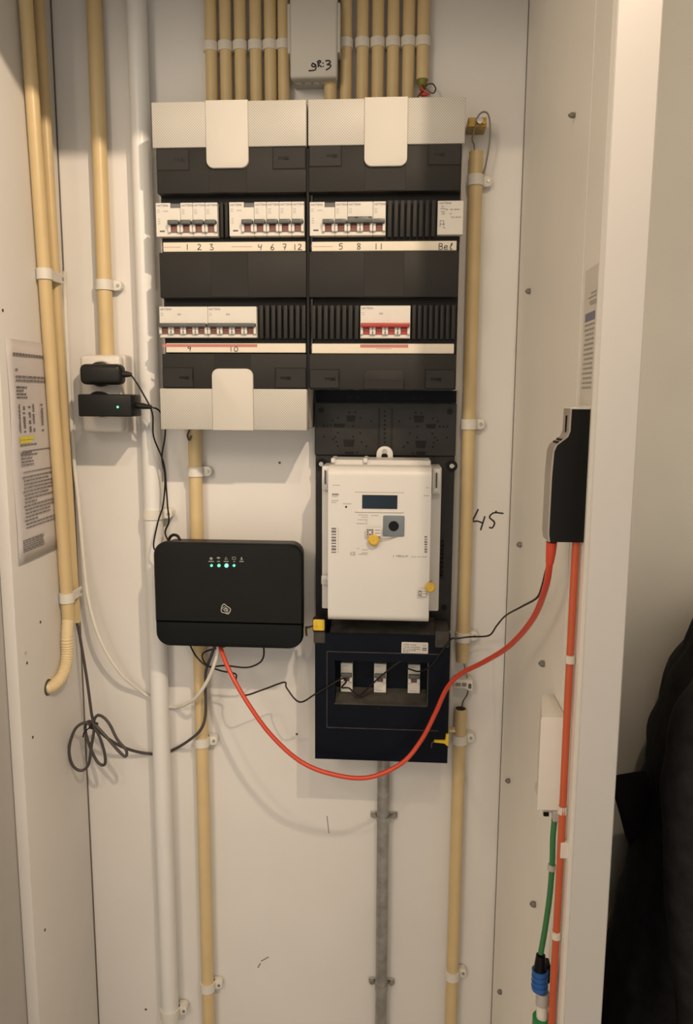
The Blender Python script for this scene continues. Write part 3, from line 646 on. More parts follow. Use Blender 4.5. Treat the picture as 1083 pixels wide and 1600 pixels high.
for (u, v) in ((502, 725), (706, 728)):
    p = at(u, v, YM); o = MB().ring((p.x, YM - 0.0005, p.z), (0, 1, 0), 0.005, 0.0085, 0.003, 20).build('screw_socket', 'black', t)
    MB().cyl((p.x, YM + 0.0004, p.z), (p.x, YM - 0.0020, p.z), 0.0035, 12).build('screw', 'screw', o)
for (u, v) in ((694, 949), (697, 976)):
    p = at(u, v, -0.027); MB().cyl((p.x, -0.0265, p.z), (p.x, -0.0290, p.z), 0.0040, 14).build('screw', 'black', t)
p0 = at(690, 845, YM); k = MB()
for i in range(9):
    k.box(p0.x - 0.004, p0.x + 0.004, -0.0300, -0.0262, p0.z - 0.0068 * i - 0.004, p0.z - 0.0068 * i, 0.0006, 1)
k.build('slot_row', 'black', t)

# ------------------------------------------------------------------ electricity meter
YMF = -0.130
mx0, mx1 = -0.0935, 0.0500
mzt = at(592, 729, YMF).z; mzb = at(592, 972, YMF).z
t = thing('electricity_meter', 'white electricity meter with a small dark display and yellow seals', 'meter', ((mx0 + mx1) / 2, YM, mzb))
def arc(cy, cz, r, a0, a1, n=6): return [(cy + r * math.cos(math.radians(a0 + (a1 - a0) * i / n)), cz + r * math.sin(math.radians(a0 + (a1 - a0) * i / n))) for i in range(n + 1)]
prof = [(-0.050, mzb + 0.004), (-0.050, mzt + 0.001)] + arc(YMF + 0.014, mzt - 0.014, 0.014, 90, 180, 7) + arc(YMF + 0.010, mzb + 0.010, 0.010, 180, 270, 7)
MB().prism(prof, 'x', mx0, mx1, 0.0006, 1).build('cover', 'meter', t)
fx0 = at(503, 840, -0.088).x; fx1 = at(688, 840, -0.088).x
MB().box(fx0, fx1, -0.088, YM - 0.0005, mzb + 0.006, mzt - 0.004, 0.002, 2).build('base', 'meter', t)
MB().box(fx0 + 0.016, mx1 - 0.0005, -0.100, -0.045, mzt - 0.004, mzt + 0.0065, 0.001, 1).build('terminal_plate', 'meter', t)
for (u0, v0, u1, v1) in ((503, 728, 514, 766), (675, 732, 689, 772), (502, 899, 513, 914)):
    x0, x1, z0, z1 = rect(u0, v0, u1, v1, -0.098)
    o = MB().box(x0, x1 + (0.004 if u0 < 600 else 0), -0.099, -0.08, z0, z1, 0.002, 2).build('fixing_lug', 'meter', t)
    xm, zm = (x0 + x1) / 2, z0 + 0.006
    MB().cyl((xm, -0.098, zm), (xm, -0.1005, zm), 0.0030, 12).build('screw', 'screw', o)
    if v0 < 800: MB().box(xm - 0.0012, xm + 0.0012, -0.0998, -0.098, zm + 0.003, z1 - 0.006).build('slot', 'screw_dark', o)
x0, x1, z0, z1 = rect(588, 698, 614, 735, -0.045)
loop = rrect(x0, x1, z0, z1, 0.0115, 8, 'ab')
MB().prism(loop, 'y', YM - 0.0005, -0.040, 0.001).build('hanging_eye', 'meter', t)
p = at(601, 705, -0.040); MB().cyl((p.x, -0.039, p.z), (p.x, -0.0425, p.z), 0.0036, 14).build('screw', 'screw', t)
x0, x1, z0, z1 = rect(596, 709, 606, 717, -0.0402); MB().prism(rrect(x0, x1, z0, z1, 0.003, 4), 'y', -0.0395, -0.0406).build('eye_hole', 'black', t)
for u in (524, 573):
    p = at(u, 718, -0.07); MB().box(p.x - 0.0035, p.x + 0.0025, -0.105, -0.060, p.z - 0.002, p.z + 0.0045, 0.0008, 1).build('ridge', 'meter', t)
# front details
x0, x1, z0, z1 = rect(556, 768, 630, 799, YMF)
dz = at(592, 769, YMF).z
MB().box(x0 - 0.0012, x1 + 0.0012, YMF - 0.0006, YMF + 0.001, dz - 0.0006, dz + 0.0006, 0.0003, 1).build('groove', 'case', t)
zl = at(592, 799.5, YMF).z; MB().box(x0 - 0.0012, x1 + 0.0012, YMF - 0.0016, YMF + 0.001, zl - 0.0012, zl + 0.0012, 0.0006, 1).build('ledge', 'meter', t)
x0, x1, z0, z1 = rect(566, 773.5, 621, 795, YMF)
MB().prism(rrect(x0 - 0.0012, x1 + 0.0012, z0 - 0.0012, z1 + 0.0012, 0.001, 3), 'y', YMF + 0.001, YMF - 0.0004).build('display_frame', 'device', t)
MB().box(x0, x1, YMF - 0.0007, YMF + 0.001, z0, z1).build('display', 'lcd', t)
x0, x1, z0, z1 = rect(598.5, 805.5, 632, 838, YMF)
o = MB().prism(rrect(x0, x1, z0, z1, 0.002, 3), 'y', YMF + 0.001, YMF - 0.0015, 0.0006).build('optical_port', 'port', t)
xm, zm = (x0 + x1) / 2, (z0 + z1) / 2
MB().cyl((xm, YMF - 0.001, zm), (xm, YMF - 0.0019, zm), 0.0072, 24).build('lens', 'black', o)
p = at(541, 792, YMF); MB().cyl((p.x, YMF + 0.001, p.z), (p.x, YMF - 0.0006, p.z), 0.0014, 12).build('indicator', 'black', t)
yp = YMF - 0.0003
b = MB()
def mprint(u0, u1, v, h, b_, wmin=0.001, wmax=0.004): words_y(b_, at(u0, v, yp).x, at(u1, v, yp).x, at(u0, v, yp).z - h / 2, h, yp, rnd, wmin, wmax, 0.0006)
bd = MB()
for (u0, u1, v, h) in ((519, 529, 772.5, 0.0028),): mprint(u0, u1, v, h, bd)
for i in range(9):
    p = at(521.5, 826 + i * 4.6, yp); hh = (0.0024, 0.0032, 0.0018)[i % 3]; quad_y(bd, p.x - 0.0032, p.x + 0.0034, p.z - hh / 2, p.z + hh / 2, yp)
for i in range(7):
    p = at(665.5, 839 + i * 3.9, yp); hh = (0.0022, 0.0015, 0.0026)[i % 3]; quad_y(bd, p.x - 0.0018, p.x + 0.0018, p.z - hh / 2, p.z + hh / 2, yp)
text_mesh(bd, 'CE', at(547, 868, yp).x, at(547, 867.5, yp).z, yp, 0.0068, sx=0.95)
text_mesh(bd, 'I', at(614, 870, yp).x, at(614, 871.5, yp).z, yp, 0.0060); text_mesh(bd, 'MBUL.M', at(619, 870, yp).x, at(619, 870.5, yp).z, yp, 0.0045, sx=1.05)
bd.build('bold_print', 'print', t)
for (u0, u1, v) in ((520, 531, 758), (519, 528, 776), (518, 530, 782), (518, 526, 785), (536, 549, 787), (560, 575, 804.5), (565, 575, 808), (559, 575, 812), (571, 575, 815), (557, 575, 818), (580, 592, 805.5), (662, 671, 774.5), (566, 575, 859), (558, 562, 857), (565, 575, 864), (560, 574, 866), (666, 670, 762), (643, 650, 870), (652, 656, 870), (658, 668, 870)):
    mprint(u0, u1, v, 0.0012, b)
for i in range(10):
    p = at(528, 826 + i * 4, yp); quad_y(b, p.x, p.x + 0.0009, p.z - 0.001, p.z + 0.001, yp)
b.build('small_print', 'print_pale', t)
# seals (things hung on the meter)
def seal(label, u, v, y, r, tagpx, wire):
    p = at(u, v, y)
    t = thing('meter_seal', label, 'seal', (p.x, y, p.z - r), 'yellow seals')
    MB().tube([(p.x, y + 0.006, p.z), (p.x, y + 0.003, p.z), (p.x, y - 0.001, p.z), (p.x, y - 0.003, p.z)], r, 18, smooth=0, rf=lambda i, m: (r * 0.75, r, r, r * 0.7)[i]).build('seal_body', 'seal_gold', t)
    MB().ring((p.x, y - 0.003, p.z), (0, 1, 0), r * 0.28, r * 0.5, 0.001, 14).build('seal_boss', 'yellow', t)
    if tagpx:
        x0, x1, z0, z1 = rect(*tagpx, y); o = MB().box(x0, x1, y - 0.0002, y + 0.0012, z0, z1, 0.0004, 1).build('seal_tag', 'device', t)
        q = MB()
        for i in range(3):
            for j in range(3):
                if (i * 2 + j) % 4 != 3: quad_y(q, x0 + (x1 - x0) * (0.05 + 0.15 * i), x0 + (x1 - x0) * (0.18 + 0.15 * i), z0 + (z1 - z0) * (0.1 + 0.27 * j), z0 + (z1 - z0) * (0.33 + 0.27 * j), y - 0.0004)
        words_y(q, x0 + (x1 - x0) * 0.58, x1 - 0.0006, z0 + (z1 - z0) * 0.35, 0.001, y - 0.0004, rnd, 0.001, 0.002, 0.0004); words_y(q, x0 + (x1 - x0) * 0.58, x1 - 0.0006, z0 + (z1 - z0) * 0.7, 0.001, y - 0.0004, rnd, 0.001, 0.002, 0.0004)
        q.build('print', 'print', o)
    if wire: MB().tube([at(a, c, d) for a, c, d in wire], 0.0006, 6).build('seal_wire', 'wire_steel', t)
    return t
seal('round yellow seal with a small tag below the meter display', 584, 844, YMF - 0.0065, 0.0082, (572, 825, 596, 838), [(586, 840, -0.136), (600, 842, -0.134), (621, 838, -0.1315)])
seal('round yellow seal at the lower right corner of the meter', 672.5, 918, YMF - 0.0045, 0.0074, (653, 921, 666, 932), [(672, 911, -0.133), (675, 907, -0.126), (671, 909, -0.131)])
b = MB()
for i in range(2):
    p = at(656 + i * 5, 916, YMF - 0.0003); quad_y(b, p.x, p.x + 0.0022, p.z - 0.0045, p.z + 0.0045, YMF - 0.0003)

# ------------------------------------------------------------------ lower fuse box
YL = -0.095
lx0, lx1 = -0.1158, 0.0842
lzt = at(596, 991, YL).z; lzb = at(596, 1189, YL).z
t = thing('main_fuse_box', 'dark navy main fuse box below the electricity meter with three small breakers', 'fuse box', ((lx0 + lx1) / 2, 0, lzb))
wx0, wx1, wz0, wz1 = rect(523, 1034, 668, 1085, YL)
def frame(mb, X0, X1, Z0, Z1, a, b_, c, d, y0, y1):
    mb.box(X0, a, y0, y1, Z0, Z1); mb.box(b_, X1, y0, y1, Z0, Z1); mb.box(a, b_, y0, y1, Z0, c); mb.box(a, b_, y0, y1, d, Z1)
wz0 = at(596, 1101, YL).z
b = MB(); frame(b, lx0, lx1, lzb, lzt, wx0, wx1, wz0, wz1, YL, -0.060); b.build('cover', 'navy', t)
MB().box(lx0 + 0.001, lx1 - 0.001, -0.0595, -0.0275, lzb + 0.001, lzt + 0.004).build('housing', 'navy', t)
# window reveal ledge
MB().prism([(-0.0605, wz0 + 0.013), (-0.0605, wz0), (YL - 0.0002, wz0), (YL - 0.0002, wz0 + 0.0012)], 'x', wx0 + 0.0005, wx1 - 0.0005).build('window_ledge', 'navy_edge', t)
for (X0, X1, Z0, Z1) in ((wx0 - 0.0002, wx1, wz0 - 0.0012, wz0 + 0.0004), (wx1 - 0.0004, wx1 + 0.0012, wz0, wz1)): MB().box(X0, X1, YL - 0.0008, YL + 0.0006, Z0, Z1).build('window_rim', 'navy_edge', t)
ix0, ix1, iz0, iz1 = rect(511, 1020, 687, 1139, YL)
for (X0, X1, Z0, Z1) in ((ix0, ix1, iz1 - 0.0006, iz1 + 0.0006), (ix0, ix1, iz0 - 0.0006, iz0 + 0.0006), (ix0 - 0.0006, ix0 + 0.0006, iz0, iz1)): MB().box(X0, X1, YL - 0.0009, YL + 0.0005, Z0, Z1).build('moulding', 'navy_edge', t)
p = at(592, 1107, YL); MB().cyl((p.x, YL + 0.0005, p.z), (p.x, YL - 0.0006, p.z), 0.0022, 12).build('screw', 'black', t)
# sloped top ledge
zt2 = at(600, 974, -0.045).z
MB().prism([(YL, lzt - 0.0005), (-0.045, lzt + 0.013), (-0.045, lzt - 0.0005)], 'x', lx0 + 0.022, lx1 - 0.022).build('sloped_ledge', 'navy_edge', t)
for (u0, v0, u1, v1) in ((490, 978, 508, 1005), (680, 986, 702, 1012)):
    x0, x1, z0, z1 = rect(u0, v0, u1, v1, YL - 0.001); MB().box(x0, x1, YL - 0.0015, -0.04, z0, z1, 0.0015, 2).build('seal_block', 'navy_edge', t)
x0, x1, z0, z1 = rect(627.5, 1003.5, 669, 1022, YL)
o = MB().prism(rrect(x0, x1, z0, z1, 0.0015, 3), 'y', YL + 0.0005, YL - 0.0006).build('type_label', 'device', t)
b = MB(); yy = YL - 0.0008
text_mesh(b, 'ABB', x0 + 0.002, z1 - 0.0052, yy, 0.0048, sx=1.1); text_mesh(b, 'CE', x1 - 0.0082, z1 - 0.0058, yy, 0.0044)
words_y(b, x0 + 0.0125, x0 + 0.022, z1 - 0.0045, 0.0012, yy, rnd, 0.001, 0.003, 0.0005)
for (q, e_) in ((0.0080, 0.70), (0.0110, 0.72), (0.0135, 0.55), (0.0155, 0.3)): words_y(b, x0 + 0.002, x0 + (x1 - x0) * e_, z1 - q, 0.0013, yy, rnd, 0.0012, 0.004, 0.0008)
quad_y(b, x1 - 0.0085, x1 - 0.0020, z1 - 0.0098, z1 - 0.0078, yy); quad_y(b, x1 - 0.0085, x1 - 0.0020, z1 - 0.0125, z1 - 0.0108, yy)
b.build('lettering', 'print', o)
for i, (u0, u1, nm) in enumerate(((532.5, 551, 'left'), (584.5, 603.5, 'middle'), (637.5, 656.5, 'right'))):
    yb_ = -0.072
    x0, x1, z0, z1 = rect(u0, 1036 + i * 1.2, u1, 1081 + i * 1.2, yb_)
    k = thing('main_breaker', 'small white breaker in the navy main fuse box, %s of three' % nm, 'breaker', ((x0 + x1) / 2, -0.0595, z0), 'breakers in the main fuse box')
    H = z1 - z0
    MB().box(x0, x1, yb_, -0.0597, z0, z1, 0.0005, 1).build('body', 'device', k)
    MB().box(x0 + 0.0007, x1 - 0.0007, yb_ - 0.008, yb_ + 0.0004, z0 + H * 0.56, z0 + H * 0.68, 0.0008, 2).build('toggle', 'toggle', k)
    xc_ = (x0 + x1) / 2
    MB().box(xc_ - 0.0042, xc_ + 0.0042, yb_ - 0.001, yb_ + 0.0004, z0 + H * 0.38, z0 + H * 0.57).build('indicator_window', 'window_red', k)
    for (pa, pb) in ((x0 + 0.0002, xc_ - 0.0044), (xc_ + 0.0044, x1 - 0.0002)): MB().prism(rrect(pa, pb, z0 + H * 0.38, z0 + H * 0.57, 0.0012, 3), 'y', yb_ + 0.0004, yb_ - 0.0040, 0.0005, 1).build('pillar', 'device', k)
    q = MB(); words_y(q, x0 + 0.003, x1 - 0.005, z0 + 0.003, 0.0012, yb_ - 0.0002, rnd, 0.001, 0.003, 0.0006); words_y(q, x0 + 0.002, x1 - 0.008, z1 - 0.005, 0.0012, yb_ - 0.0002, rnd, 0.001, 0.003, 0.0006); q.build('small_print', 'print_pale', k)
# yellow seals of the fuse box
p = at(499, 975, -0.095)
k = thing('box_seal', 'square yellow seal at the upper left corner of the navy fuse box', 'seal', (p.x, -0.095, p.z - 0.01), 'yellow seals')
MB().prism(rrect(p.x - 0.0095, p.x + 0.0095, p.z - 0.0105, p.z + 0.0095, 0.002, 3), 'y', -0.088, -0.100, 0.001).build('seal_body', 'black', k)
MB().prism(rrect(p.x - 0.0085, p.x + 0.0085, p.z - 0.0080, p.z + 0.0085, 0.002, 3), 'y', -0.099, -0.1025, 0.001).build('seal_face', 'yellow', k)
MB().box(p.x - 0.0072, p.x - 0.002, -0.1032, -0.102, p.z - 0.001, p.z + 0.001).build('seal_rib', 'seal_gold', k)
q0 = at(478, 980, -0.055)
MB().tube([(p.x - 0.008, -0.094, p.z - 0.003), (q0.x + 0.004, -0.060, q0.z + 0.001), q0, (q0.x + 0.001, -0.055, q0.z - 0.014)], 0.0016, 8, smooth=2).build('seal_strap', 'brass', k)
p = at(692, 1157, -0.0965)
k = thing('box_seal', 'angled yellow seal at the lower right corner of the navy fuse box', 'seal', (p.x, -0.0965, p.z - 0.01), 'yellow seals')
MB().prism([(p.x - 0.013, p.z - 0.0022), (p.x + 0.002, p.z - 0.0035), (p.x + 0.008, p.z - 0.008), (p.x + 0.009, p.z + 0.011), (p.x + 0.0045, p.z + 0.011), (p.x + 0.0035, p.z + 0.001), (p.x - 0.013, p.z + 0.0006)], 'y', YL - 0.0002, YL - 0.005, 0.0006, 1).build('seal_body', 'yellow', k)
MB().tube([(p.x - 0.012, YL - 0.002, p.z - 0.001), (p.x - 0.016, YL - 0.002, p.z - 0.004), (p.x - 0.017, YL - 0.001, p.z - 0.012)], 0.0009, 6).build('seal_wire', 'screw_dark', k)
MB().box(p.x + 0.009, p.x + 0.020, -0.075, -0.062, p.z + 0.003, p.z + 0.007, 0.001, 1).build('seal_pin', 'cream', k)

# ================================================================== SOCKET AND ADAPTERS
YS = -0.050
x0, x1, z0, z1 = rect(128, 553, 187, 677, YS)
t = thing('wall_socket', 'white double wall socket box with two black adapters plugged in', 'socket', ((x0 + x1) / 2, 0, z0))
MB().box(x0 - 0.004, x1 + 0.004, -0.030, -0.0005, z0, z1, 0.004, 3).build('base', 'device', t)
MB().box(x0 - 0.002, x1 + 0.002, YS, -0.0295, z0 + 0.002, z1 - 0.002, 0.006, 3).build('faceplate', 'ont_white', t)
for v in (585, 632):
    p = at(160, v, YS); MB().ring((p.x, YS - 0.001, p.z), (0, 1, 0), 0.019, 0.0215, 0.003, 32).build('socket_rim', 'ont_white', t)
p = at(160, 585, YS)
k = thing('power_adapter', 'rounded black power adapter in the upper socket', 'power adapter', (p.x, YS, p.z), 'black power adapters')
MB().tube([(p.x, YS - 0.0005, p.z), (p.x, YS - 0.010, p.z), (p.x, YS - 0.018, p.z)], 0.0185, 28, smooth=0, rf=lambda i, m: (0.0175, 0.0185, 0.0165)[i]).build('plug_disc', 'adapter', k)
x0, x1, z0, z1 = rect(124.5, 568.5, 190, 601, -0.082)
MB().box(x0, x1, -0.086, -0.060, z0, z1, 0.008, 4).build('body', 'adapter', k)
MB().tube([(x1 - 0.002, -0.074, p.z), (x1 + 0.007, -0.074, p.z - 0.0005), (x1 + 0.012, -0.074, p.z - 0.001)], 0.004, 12, smooth=0, rf=lambda i, m: (0.0055, 0.0042, 0.0026)[i]).build('cable_boss', 'adapter', k)
xu, zu = x1 + 0.012, p.z - 0.001
p = at(158, 634, YS)
k = thing('power_adapter', 'boxy black power adapter with a green light in the lower socket', 'power adapter', (p.x, YS, p.z), 'black power adapters')
MB().cyl((p.x, YS - 0.0005, p.z + 0.003), (p.x, -0.061, p.z + 0.003), 0.0185, 28).build('plug_disc', 'adapter_low', k)
x0, x1, z0, z1 = rect(122.5, 616, 206, 651, -0.098)
MB().box(x0, x1, -0.100, -0.056, z0, z1, 0.0022, 3).build('body', 'adapter_low', k)
pl = at(184, 636, -0.1); MB().cyl((pl.x, -0.099, pl.z), (pl.x, -0.1004, pl.z), 0.0017, 12).build('light', 'led', k)
MB().tube([(x1 - 0.001, -0.076, p.z + 0.001), (x1 + 0.010, -0.076, p.z), (x1 + 0.022, -0.076, p.z - 0.0015)], 0.004, 12, smooth=0, rf=lambda i, m: (0.0052, 0.0045, 0.0026)[i]).build('cable_boss', 'adapter_low', k)
xl_, zl_ = x1 + 0.022, p.z - 0.0015

# ================================================================== ROUTER
YR = -0.096
x0, x1, z0, z1 = rect(240.5, 849, 473, 1012, YR)
xr0, xr1, zr0, zr1 = x0, x1, z0, z1
t = thing('router', 'black rounded router with four green lights hung on the wall', 'router', ((x0 + x1) / 2, -0.045, z0))
zs_ = at(356, 974, YR).z
def dome(X0, X1, Z0, Z1, r, y_back, y_front, bulge, corners, name, m, parent):
    """rounded slab with a gently domed front"""
    out = rrect(X0, X1, Z0, Z1, r, 8, corners); n = len(out); cx, cz = (X0 + X1) / 2, (Z0 + Z1) / 2; hw, hh = (xr1 - xr0) / 2, (zr1 - zr0) / 2
    rcx, rcz = (xr0 + xr1) / 2, (zr0 + zr1) / 2
    rings = [(1.0, y_back), (1.0, y_front + 0.007), (0.992, y_front + 0.003), (0.972, y_front + 0.0006)]
    mb = MB(); idx = []
    for (s_, y_) in rings:
        base = len(mb.v)
        for (px_, pz_) in out: mb.v.append(Vector((cx + (px_ - cx) * (1 - (1 - s_) * 0.8), y_, cz + (pz_ - cz) * (1 - (1 - s_) * 1.1))))
        idx.append(base)
    for s_ in (0.8, 0.6, 0.4, 0.2):
        base = len(mb.v)
        for (px_, pz_) in out:
            X_ = cx + (px_ - cx) * s_; Z_ = cz + (pz_ - cz) * s_
            mb.v.append(Vector((X_, y_front - bulge * max(0, 1 - ((X_ - rcx) / hw) ** 2) * max(0, 1 - ((Z_ - rcz) / hh) ** 2), Z_)))
        idx.append(base)
    for a_, b_ in zip(idx, idx[1:]):
        for q in range(n): mb.f.append([a_ + q, a_ + (q + 1) % n, b_ + (q + 1) % n, b_ + q])
    mb.f.append([idx[-1] + q for q in range(n)]); mb.f.append([idx[0] + q for q in range(n)][::-1])
    return mb.build(name, m, parent)
MB().prism(rrect(x0 + 0.004, x1 - 0.004, z0 + 0.004, z1 - 0.004, 0.018, 6), 'y', -0.045, YR + 0.012, 0.0).build('shell', 'router_low', t)
dome(x0, x1, zs_ + 0.0003, z1, 0.020, YR + 0.0125, YR, 0.002, 'ab', 'faceplate', 'router', t)
dome(x0, x1, z0, zs_ - 0.0003, 0.020, YR + 0.0125, YR + 0.0012, 0.001, 'cd', 'cable_cover', 'router_low', t)
yi = YR - 0.0024
for i, (u, rr, m_) in enumerate(((330.4, 0.0019, 'led'), (342, 0.0023, 'led'), (353.8, 0.0029, 'led_bright'), (365.6, 0.0019, 'led'))):
    p = at(u, 883.8, yi); MB().cyl((p.x, YR - 0.0005, p.z), (p.x, yi, p.z), rr, 14).build('light', m_, t)
b = MB()
for u, wd in ((330, 9), (341.5, 5), (353.5, 8), (366, 3), (377.5, 7)): p = at(u, 877.3, yi); quad_y(b, p.x - wd * 0.00045, p.x + wd * 0.00045, p.z - 0.0006, p.z + 0.0006, yi)
p = at(330, 872.8, yi); b.cyl((p.x, yi + 0.0002, p.z), (p.x, yi, p.z), 0.0018, 8)
for k_ in range(8):
    a_ = k_ * math.pi / 4; stroke(b, [(p.x + 0.0018 * math.cos(a_), p.z + 0.0018 * math.sin(a_)), (p.x + 0.0026 * math.cos(a_), p.z + 0.0026 * math.sin(a_))], yi, 0.0003, sm=0)
p = at(341.5, 872.5, yi)
for rr in (0.0012, 0.0024, 0.0034): stroke(b, [(p.x + rr * math.cos(math.radians(a_)), p.z - 0.0015 + rr * math.sin(math.radians(a_))) for a_ in (40, 65, 90, 115, 140)], yi, 0.0004, sm=1)
p = at(353.5, 872.5, yi); stroke(b, [(p.x - 0.002, p.z - 0.0016), (p.x, p.z + 0.0022), (p.x + 0.002, p.z - 0.0016)], yi, 0.0004, True, 0)
p = at(365.6, 872.5, yi); stroke(b, [(p.x - 0.0025, p.z - 0.0014), (p.x + 0.0025, p.z - 0.0014), (p.x + 0.0025, p.z + 0.002), (p.x - 0.0025, p.z + 0.002)], yi, 0.0004, True, 0)
p = at(377.5, 872.8, yi); b.cyl((p.x, yi + 0.0002, p.z + 0.001), (p.x, yi, p.z + 0.001), 0.0011, 8); stroke(b, [(p.x - 0.0016, p.z - 0.002), (p.x, p.z - 0.0004), (p.x + 0.0016, p.z - 0.002)], yi, 0.0006, False, 0)
b.build('icons', 'icon', t)
b = MB(); lg = (310, 850, 12.03)
px_strokes(b, [[(428, 1245), (445, 1165), (485, 1130), (535, 1170), (600, 1215), (595, 1265), (560, 1315), (490, 1292), (445, 1285)]], YR - 0.0026, 0.00075, *lg, closed=True)
px_strokes(b, [[(470, 1235), (515, 1205), (560, 1235), (515, 1265)]], YR - 0.0026, 0.0006, *lg, closed=True)
px_strokes(b, [[(445, 1220), (480, 1180), (520, 1195)], [(545, 1250), (560, 1290), (520, 1290)], [(495, 1235), (515, 1220), (535, 1235), (515, 1250)]], YR - 0.0026, 0.0005, *lg)
b.build('emblem', 'icon', t)
p = at(358, 1007, YR); MB().prism([(p.x - 0.0012, p.z - 0.001), (p.x + 0.0012, p.z - 0.001), (p.x, p.z + 0.001)], 'y', YR + 0.002, YR - 0.0003).build('mark', 'cover', t)
MB().box(x0 + 0.05, x1 - 0.05, -0.045, -0.0335, z1 - 0.05, z1 - 0.02).box(x0 + 0.05, x1 - 0.05, -0.045, -0.0335, z0 + 0.05, z0 + 0.08).build('wall_bracket', 'router_low', t)
MB().box(-0.28, -0.17, -0.034, -0.0005, z1 - 0.048, z1 - 0.022).build('bracket_foot', 'router_low', t)

# ================================================================== RIGHT WALL DEVICES
YO0, YO1 = -0.466, -0.438
pt = lambda u, v: (lambda p: (p.x, p.z))(at(u, v, YO0))
prof = [pt(894, 639.5), pt(891.8, 674), pt(888, 683), pt(871, 696), pt(866.5, 706), pt(863, 745), pt(858.5, 835), pt(860, 847)]
xw = XR - 0.0002
zt_ = prof[0][1]; zb_ = prof[-1][1]
body = [(xw, zb_), (xw, zt_)] + prof
t = thing('network_terminal', 'slim black network terminal with a stepped white front darkened as in shade on the right wall', 'network box', (XR - 0.015, -0.45, zb_))
MB().prism(body, 'y', YO1, YO0, 0.0005, 1).build('body', 'ont_black', t)
outer = [(p_[0], p_[1]) for p_ in prof]
sh = [(p_[0] - 0.0016, p_[1]) for p_ in outer]
MB().prism(outer + sh[::-1], 'y', YO1 - 0.0002, YO0 + 0.0006, 0.0).build('shell', 'ont_shaded', t)  # white front shell with its shade put into the colour
MB().box(prof[0][0] - 0.0016, xw, YO1 - 0.0002, YO0 - 0.0002, zt_, zt_ + 0.0018, 0.0006, 1).build('cap', 'ont_white', t)
for q in (0.30, 0.62):
    a_ = Vector((prof[3][0], 0, prof[3][1])).lerp(Vector((prof[2][0], 0, prof[2][1])), q)
    MB().box(a_.x - 0.0026, a_.x - 0.0006, YO0 + 0.004, YO1 - 0.006, a_.z - 0.0008, a_.z + 0.0012).build('slit', 'black', t)
MB().box(prof[1][0] - 0.0022, prof[1][0] - 0.0012, YO1 - 0.018, YO1 - 0.013, prof[1][1] - 0.002, prof[0][1] - 0.006).build('slit', 'black', t)
# lower white fibre box
zo1 = at(864, 1120.5, -0.433).z; zo0 = at(862, 1266, -0.433).z
xo = at(842.6, 1190, -0.433).x
t = thing('fibre_box', 'plain white fibre termination box low on the right wall', 'fibre box', (0.165, -0.40, zo0))
MB().prism([(xo, -0.433), (XR - 0.0002, -0.433), (XR - 0.0002, -0.368), (xo + 0.0115, -0.368)], 'z', zo0, zo1, 0.0025, 2).build('cover', 'ont_white', t)
MB().box(xo + 0.008, XR - 0.0005, -0.425, -0.375, zo0 - 0.008, zo0 + 0.001, 0.001, 1).build('base', 'device', t)
p = at(853, 1272, -0.426); MB().box(p.x - 0.0025, p.x + 0.0030, -0.4275, -0.424, p.z - 0.0018, p.z + 0.0018).build('port', 'black', t)
p = at(868, 1276, -0.43); MB().box(p.x - 0.0035, p.x + 0.0035, -0.436, -0.426, zo0 - 0.012, zo0 - 0.0005, 0.001, 1).build('connector', 'fibre_grey', t)
MB().box(p.x + 0.004, p.x + 0.0078, -0.436, -0.428, zo0 - 0.016, zo0 - 0.013, 0.0005, 1).build('latch', 'ont_white', t)
# green lead and couplings
g = [(p.x - 0.001, -0.431, zo0 - 0.010)] + [at(u, v, y_) for u, v, y_ in ((864, 1310, -0.434), (863, 1350, -0.436), (859, 1400, -0.438), (852, 1450, -0.440), (845, 1490, -0.442))]
t = thing('fibre_lead', 'green fibre lead hanging from the white box into a blue coupling', 'cable', g[-1])
MB().tube(g, 0.0030, 12).build('lead', 'cable_green', t)
q = at(862, 1355, -0.436); MB().ring(q, (0.1, 0, 1), 0.0028, 0.0042, 0.006, 16).build('tie', 'fibre_grey', t)
t = thing('fibre_coupling', 'blue and black fibre coupling at the end of the green lead', 'connector', at(842, 1545, -0.444))
q0 = at(845, 1492, -0.442); q1 = at(844, 1515, -0.442); q2 = at(843, 1547, -0.444)
MB().cyl(q0, q1 + Vector((0, 0, -0.004)), 0.0048, 14, 0.0075).build('boot', 'black', t)
for i in range(4):
    a_ = q1.lerp(q2, i / 4 + 0.0); c_ = q1.lerp(q2, (i + 0.82) / 4); MB().cyl(a_, c_, 0.0088, 18, 0.0084).build('ridge', 'fibre_blue', t)
MB().cyl(q1, q2, 0.0078, 16).build('core', 'fibre_blue', t)
MB().box(q1.x + 0.006, q1.x + 0.0115, -0.440, -0.428, q2.z + 0.004, q1.z + 0.004, 0.001, 1).build('clip', 'black', t)
t = thing('fibre_tube', 'clear duct tube with a green cap below the blue coupling', 'tube', at(848, 1600, -0.446))
q3 = at(848, 1550, -0.444); q4 = at(847, 1592, -0.446); q5 = at(843, 1640, -0.447)
MB().cyl(q3, q4, 0.0062, 16).build('duct', 'strap', t)
MB().cyl(q3, q3.lerp(q4, 0.45), 0.0072, 16).build('sleeve', 'fibre_grey', t)
MB().ring(q4 + Vector((0, 0, -0.015)), (0, 0, 1), 0.0065, 0.0100, 0.035, 20).build('cap', 'fibre_green', t)
